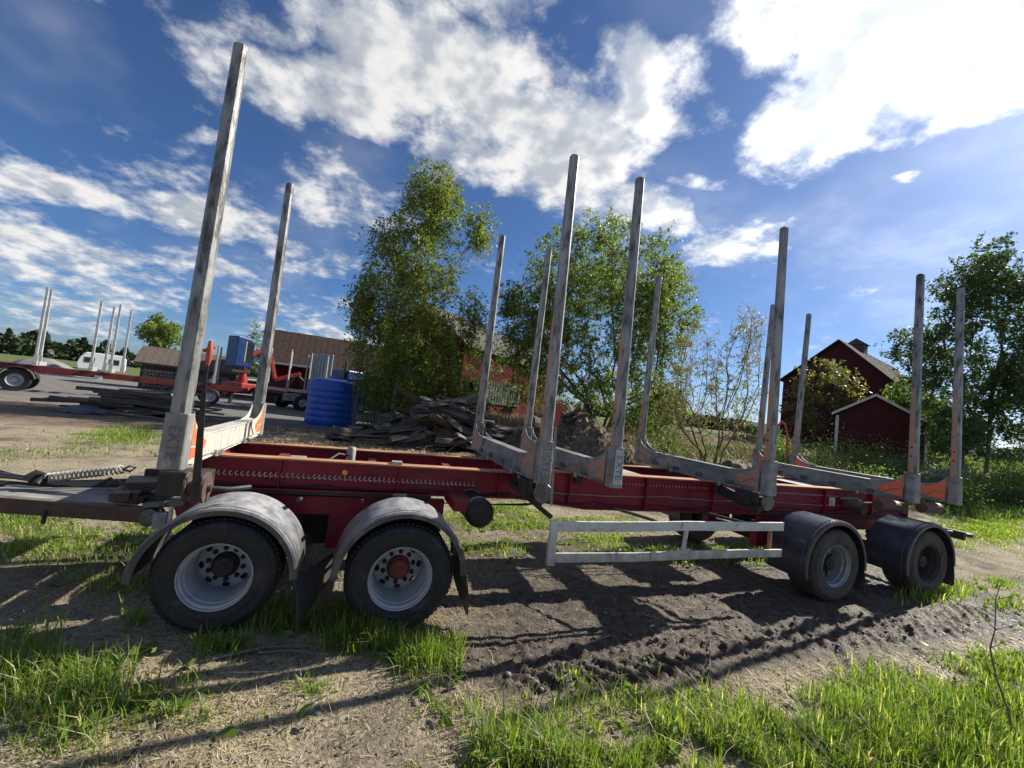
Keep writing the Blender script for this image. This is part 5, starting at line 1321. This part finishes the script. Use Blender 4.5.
# slatted white box with blue end
sc_ = thing('slatted_cart', (9.9, 24.3, H(9.9, 24.3)), 'white slatted cart body with blue end below the red building', 'cart', None, math.radians(13))
MB().box((0, 0, 1.75), (3.5, 1.5, 1.5)).build('body', 'container_blue', sc_)
MB().box((-1.765, 0, 1.75), (.03, 1.3, 1.3)).build('end_panel', 'container_blue', sc_)
for x in np.linspace(-1.12, 1.7, 14): MB().box((float(x), -.775, 1.75), (.13, .05, 1.5)).build('slat', 'trim_white', sc_)
MB().box((-1.45, -.78, 1.75), (.34, .05, 1.52)).build('corner_board', 'pole_white', sc_)
for z in (.98, 2.52): MB().box((0, -.80, z), (3.5, .03, .07)).build('rail', 'pole_white', sc_)
for x in (-1.0, 1.0): MB().lathe([(-.12, .0), (-.12, .42), (.12, .42), (.12, 0)], (x, -.5, .44), 20).build('wheel', 'tyre', sc_, smooth=40)
MB().box((0, 0, .9), (3.4, 1.3, .18)).build('chassis', 'dark_steel', sc_)
# old wood shed on the yard
sd = gable('wood_shed', (-15.9, 38.0, H(-15, 38) - .05), math.radians(12), 6.2, 4.0, 2.2, 3.35, 'old brown-roofed open wood shed with stacked firewood', 'wood_dark', 'roof_shingle', over=.45, cat='shed')
lg = MB().tube([(0, -.25, 0), (0, .25, 0)], .11, 7).mesh('log_end', 'wood_grey')
for r in range(7):
    for c in range(24):
        o = bpy.data.objects.new('firewood_log', lg); COL.objects.link(o); o.parent = sd; o.location = (.3 + c * .235 + .1 * (r % 2), -2.22, .14 + .23 * r); s_ = .85 + .35 * rng.random(); o.scale = (s_, 1, s_)
# far house on the left
fh = gable('farmhouse', (-61.5, 79.0, H(-52, 80)), math.radians(18), 9, 6, 2.8, 5.0, 'distant dark house at the left picture edge', 'roof_brown', 'roof_brown', cat='house', board=False)
for x in (2, 5): MB().box((x, -3.03, 1.5), (.9, .04, .9)).build('window', 'trim_white', fh)

# ------------------------------------------------------------------ vehicles in the yard
def yard_wheel(parent, x, y, r=.5, w=.32, rim='rim_silver', s=-1):
    t = MB().lathe([(-.5 * w, r * .56), (-.5 * w, r * .93), (-.42 * w, r), (.42 * w, r), (.5 * w, r * .93), (.5 * w, r * .56)], (x, y, r), 28).build('wheel', 'tyre', parent, smooth=35)
    MB().lathe([(s * .5 * w, r * .57), (s * .46 * w, r * .52), (s * .2 * w, r * .46), (s * .16 * w, r * .3), (s * .34 * w, r * .2), (s * .36 * w, 0)], (x, y, r), 24).build('rim', rim, t, smooth=35)
    return t
# the second timber trailer: rear axle at the left picture edge, dolly to the right
t2a = math.atan2(2.55, 6.85)
t2 = thing('log_trailer', (-14.12, 21.41, H(-14.1, 21.4)), 'second red timber trailer across the yard on the far left', 'trailer', None, t2a)
for y in (.0, .9):
    MB().loft((-1.4, y, 1.12), (9.2, y, 1.02), .10, .30).build('frame_beam', 'red_fresh', t2, bevel=.01)
for x in (-1.2, 1.0, 3.2, 6.0, 8.8): MB().box((x, .45, 1.06), (.1, .9, .14)).build('cross_member', 'red_fresh', t2)
for x in (0, -1.35):
    yard_wheel(t2, x, -.35, .52); yard_wheel(t2, x, 1.25, .52, s=1)
    MB().lathe([(-.55, .60), (-.55, .63), (-.12, .63), (-.12, .60)], (x, 0, .52), 24, math.radians(10), math.radians(170), closed=True).build('fender', 'galv_dark', t2, smooth=40)
for x in (5.9, 7.35):
    yard_wheel(t2, x, -.35, .47, rim='rim_white'); yard_wheel(t2, x, 1.25, .47, s=1)
MB().box((6.6, .45, .72), (2.6, .8, .2)).build('dolly_frame', 'dark_steel', t2, bevel=.02)
MB().loft((8.0, .45, .7), (10.0, .45, .65), .3, .12).build('drawbar', 'red_fresh', t2, bevel=.02)
def t2bunk(x, hh=3.4, yf=1.52):
    b = MB().box((x, .45, 1.36), (.14, 2.3, .2)).build('bunk', 'pole_white', t2, bevel=.01)
    for y in (-.62, yf):
        x = x + (.32 if y > 1.4 else 0)
        MB().loft((x, y, 1.28), (x, y, 1.28 + hh), .12, .11, .09, .08, up=(0, 1, 0), ch=.2).build('stake', 'pole_white', b)
        MB().loft((x, y, 1.26), (x, y, 1.75), .16, .14, .14, .12, up=(0, 1, 0)).build('socket', 'pole_white', b)
t2bunk(.55, 3.7, .25)
for x in (2.4, 3.1): t2bunk(x, 3.5)
MB().box((2.7, -.36, .95), (.3, .02, .25)).build('marker_plate', 'white_paint', t2)
t2bunk(7.4, 2.2)

# timber truck with rear crane
ta = math.atan2(6.1, 7.1)
tr = thing('timber_truck', (-6.3, 26.0, H(-6.3, 26)), 'timber truck with red loading crane and blue crane cabin, facing away', 'truck', None, ta)
for y in (-.4, .4): MB().loft((-.4, y, .95), (9.3, y, .95), .12, .26).build('chassis_rail', 'dark_steel', tr)
for x in (3.6, 5.0, 8.6):
    for y, s in ((-1.08, -1), (1.08, 1)): yard_wheel(tr, x, y, .54, .36, 'rim_white', s)
for x, w in ((2.4, .2), (3.9, .2), (5.2, .2)):
    b = MB().box((x, 0, 1.3), (.16, 2.4, .2)).build('bunk', 'pole_white', tr)
    for y in (-1.15, 1.15): MB().loft((x, y, 1.3), (x, y, 4.05), .12, .10, .09, .08, up=(0, 1, 0), ch=.2).build('stake', 'pole_white', b)
hb = MB().box((5.6, .1, 2.75), (.10, 2.5, 2.9)).build('headboard', 'headboard', tr, bevel=.03)
for y in np.linspace(-1.05, 1.05, 7): MB().box((5.53, float(y) + .1, 2.75), (.04, .06, 2.8)).build('rib', 'headboard', hb)
cab = MB(); cab.prism([(7.1, .8), (9.35, .8), (9.45, 1.7), (9.2, 2.9), (8.6, 3.25), (7.1, 3.25)], lambda u, v, w: (u, w, v), -1.2, 1.2); cb = cab.build('cab', 'cab_blue', tr, bevel=.06)
for y in (-1.215, 1.215): MB().prism([(8.1, 1.9), (9.1, 1.9), (8.95, 2.7), (8.1, 2.7)], lambda u, v, w: (u, w, v), y - .006, y + .006).build('side_window', 'window_glass', cb)
MB().tube([(7.0, -.9, 1.2), (7.0, -.9, 3.9)], .10, 10).build('exhaust_stack', 'black_iron', tr, smooth=40)
MB().box((3.0, -.9, .85), (1.1, .45, .5)).build('tool_box', 'plate_steel', tr, bevel=.03)
# crane
MB().box((.1, 0, 1.25), (1.2, 2.3, .45)).build('crane_base', 'crane_red', tr, bevel=.04)
for y in (-1.2, 1.2): MB().loft((.3, y, 1.3), (.25, y * 1.15, .1), .14, .14).build('outrigger_leg', 'black_iron', tr)
MB().lathe([(1.4, 0), (1.4, .32), (1.8, .32), (1.8, .22), (3.3, .18), (3.3, 0)], (.1, 0, 0), 18, axis='z').build('crane_column', 'crane_red', tr, smooth=40)
MB().loft((.1, .0, 3.2), (1.4, -.2, 3.9), .22, .34, .2, .28).build('crane_boom', 'crane_red', tr, bevel=.03)
MB().loft((1.4, -.2, 3.9), (2.0, -.3, 2.0), .2, .28, .18, .22).build('crane_arm', 'crane_red', tr, bevel=.03)
MB().loft((2.0, -.3, 1.9), (3.4, -.9, 2.5), .2, .26).build('crane_jib', 'crane_red', tr, bevel=.03)
gr_ = MB(); gr_.tube([(3.2, -.8, 2.4), (3.5, -1.0, 2.1), (3.5, -1.0, 1.7), (3.3, -.9, 1.45)], [.09, .1, .08, .04], 8); gr_.tube([(3.2, -.8, 2.3), (2.9, -.7, 2.0), (2.95, -.7, 1.6), (3.15, -.8, 1.4)], [.09, .1, .08, .04], 8); gr_.build('grapple', 'black_iron', tr, smooth=50)
m = MB()
for k in range(5): m.tube([(.2, -.3 + .12 * k, 2.2), (.6, -.35 + .12 * k, 3.0 + .1 * k), (1.1, -.3 + .1 * k, 3.7)], .035, 6)
kind(m.build('hydraulic_hoses', 'hose', tr, smooth=60), 'stuff')
cc = MB().prism([(-1.1, 2.45), (-.12, 2.45), (-.05, 3.9), (-.25, 4.2), (-1.1, 4.3)], lambda u, v, w: (u, w, v), -1.25, -.1).build('crane_cabin', 'cab_blue', tr, bevel=.06)
MB().box((-.065, -.67, 3.35), (.05, .95, 1.2)).build('window', 'window_glass', cc); MB().box((-.03, -.67, 3.35), (.02, .05, 1.15)).build('window_bar', 'black_iron', cc); MB().box((-.32, -1.255, 3.4), (.40, .02, 1.2)).build('window', 'window_glass', cc); MB().box((-.57, -1.26, 3.4), (.06, .02, 1.25)).build('pillar', 'pole_white', cc)
MB().box((-.6, -.5, 2.2), (1.1, 1.2, .25)).build('cabin_floor', 'black_iron', tr, bevel=.03)

# caravan and van on the far side of the yard
cv_ = thing('caravan', (-32.6, 67.8, H(-32.6, 67.8)), 'white caravan parked far across the yard', 'caravan', None, math.radians(24))
pts = [(-2.3, .5), (2.2, .5), (2.35, .9), (2.3, 2.3), (1.9, 2.75), (-1.7, 2.75), (-2.2, 2.1), (-2.45, 1.2)]
bdy = MB().prism(pts, lambda u, v, w: (u, w, v), -1.1, 1.1).build('body', 'caravan_white', cv_, bevel=.08)
for x in (-1.3, 1.1): 
    f = MB().box((x, -1.115, 1.75), (.95, .03, .65)).build('window', 'window_glass', bdy); MB().box((x, -1.112, 1.75), (1.05, .02, .75)).build('frame', 'plate_steel', f)
yard_wheel(cv_, -.1, -.95, .34, .2); yard_wheel(cv_, -.1, .95, .34, .2, s=1); MB().loft((-2.3, 0, .5), (-3.4, 0, .5), .1, .1).build('drawbar', 'dark_steel', cv_)
def car(name, x, y, rz, label, cat, h=1.9, L=4.6, paint='caravan_white'):
    c = thing(name, (x, y, H(x, y)), label, cat, None, rz)
    pts = [(-L / 2, .35), (L / 2, .35), (L / 2 + .05, .8), (L / 2 - .7, 1.05), (L / 2 - 1.4, h), (-L / 2 + .1, h), (-L / 2 - .03, 1.0)]
    b = MB().prism(pts, lambda u, v, w: (u, w, v), -.9, .9).build('body', paint, c, bevel=.06)
    for s in (-.905, .905): MB().prism([(-L / 2 + .3, 1.15), (L / 2 - 1.0, 1.15), (L / 2 - 1.5, h - .15), (-L / 2 + .3, h - .15)], lambda u, v, w: (u, w, v), s - .006, s + .006).build('side_window', 'window_glass', b)
    for x_ in (-L * .3, L * .3):
        for s in (-1, 1): yard_wheel(c, x_, s * .80, .32, .2, s=s)
    return c
car('van', -15.0, 49.5, math.radians(25), 'white van parked behind the crane cabin', 'van', 2.2, 5.2)
car('parked_car', -9.8, 47.5, math.radians(10), 'white car parked to the right of the van behind the crane', 'car', 1.6, 4.4)

# ------------------------------------------------------------------ the far distance
# forest edge: conical and rounded trees standing shoulder to shoulder
C, T_ = [], []
for k in range(520):
    a = math.radians(rng.uniform(-5, 175)); r = rng.uniform(230, 330)
    x, y = r * math.cos(a), r * math.sin(a) - 4
    if 5 < math.degrees(a) < 40: r = rng.uniform(300, 420); x, y = r * math.cos(a), r * math.sin(a)
    hh = rng.uniform(5.5, 10.5); w = rng.uniform(2.4, 4.6); con = rng.random() < .5; n = 150
    t = rng.random(n); rad = w * (1 - t) ** .8 if con else w * np.sqrt(np.clip(1 - (2 * t - 1) ** 2, 0, 1)) * 1.1
    an = rng.random(n) * 6.28
    C.append(np.stack([x + rad * np.cos(an), y + rad * np.sin(an), t * hh], 1)); T_.append(np.clip(rng.random() * .7 + .3 * rng.random(n), 0, 1))
fo = raw_mesh
V = np.concatenate(C); lc = leaf_cloud('forest', V, 1.7, 'forest_leaf', None, np.concatenate(T_), aspect=.9)
kind(lc, 'stuff'); tag(lc, 'dark line of forest along the horizon', 'forest')
# wooded hills
a = np.radians(np.linspace(-20, 200, 260)); rr = np.array([900, 1100, 1400, 1800, 2200]); prof = np.array([0, .45, .85, 1.0, .9])
hh = (8 + 60 * fbm(np.degrees(a) * .06, np.degrees(a) * 0 + 3, 4)) * (1 - .75 * sstep(75, 100, np.degrees(a)))
V = np.stack([np.outer(np.cos(a), rr), np.outer(np.sin(a), rr), np.outer(hh, prof)], -1)
V[..., 2] += 8 * (fbm(V[..., 0] * .02, V[..., 1] * .02, 3) - .5) * prof[None]
idx = np.arange(260 * 5).reshape(260, 5); q = np.stack([idx[:-1, :-1], idx[:-1, 1:], idx[1:, 1:], idx[1:, :-1]], -1).reshape(-1, 4)
hl = raw_mesh('hills', V.reshape(-1, 3), q, mat('hill_forest', (.035, .055, .035), (.025, .042, .028), .02, .95, spec=.05)); kind(hl, 'structure')
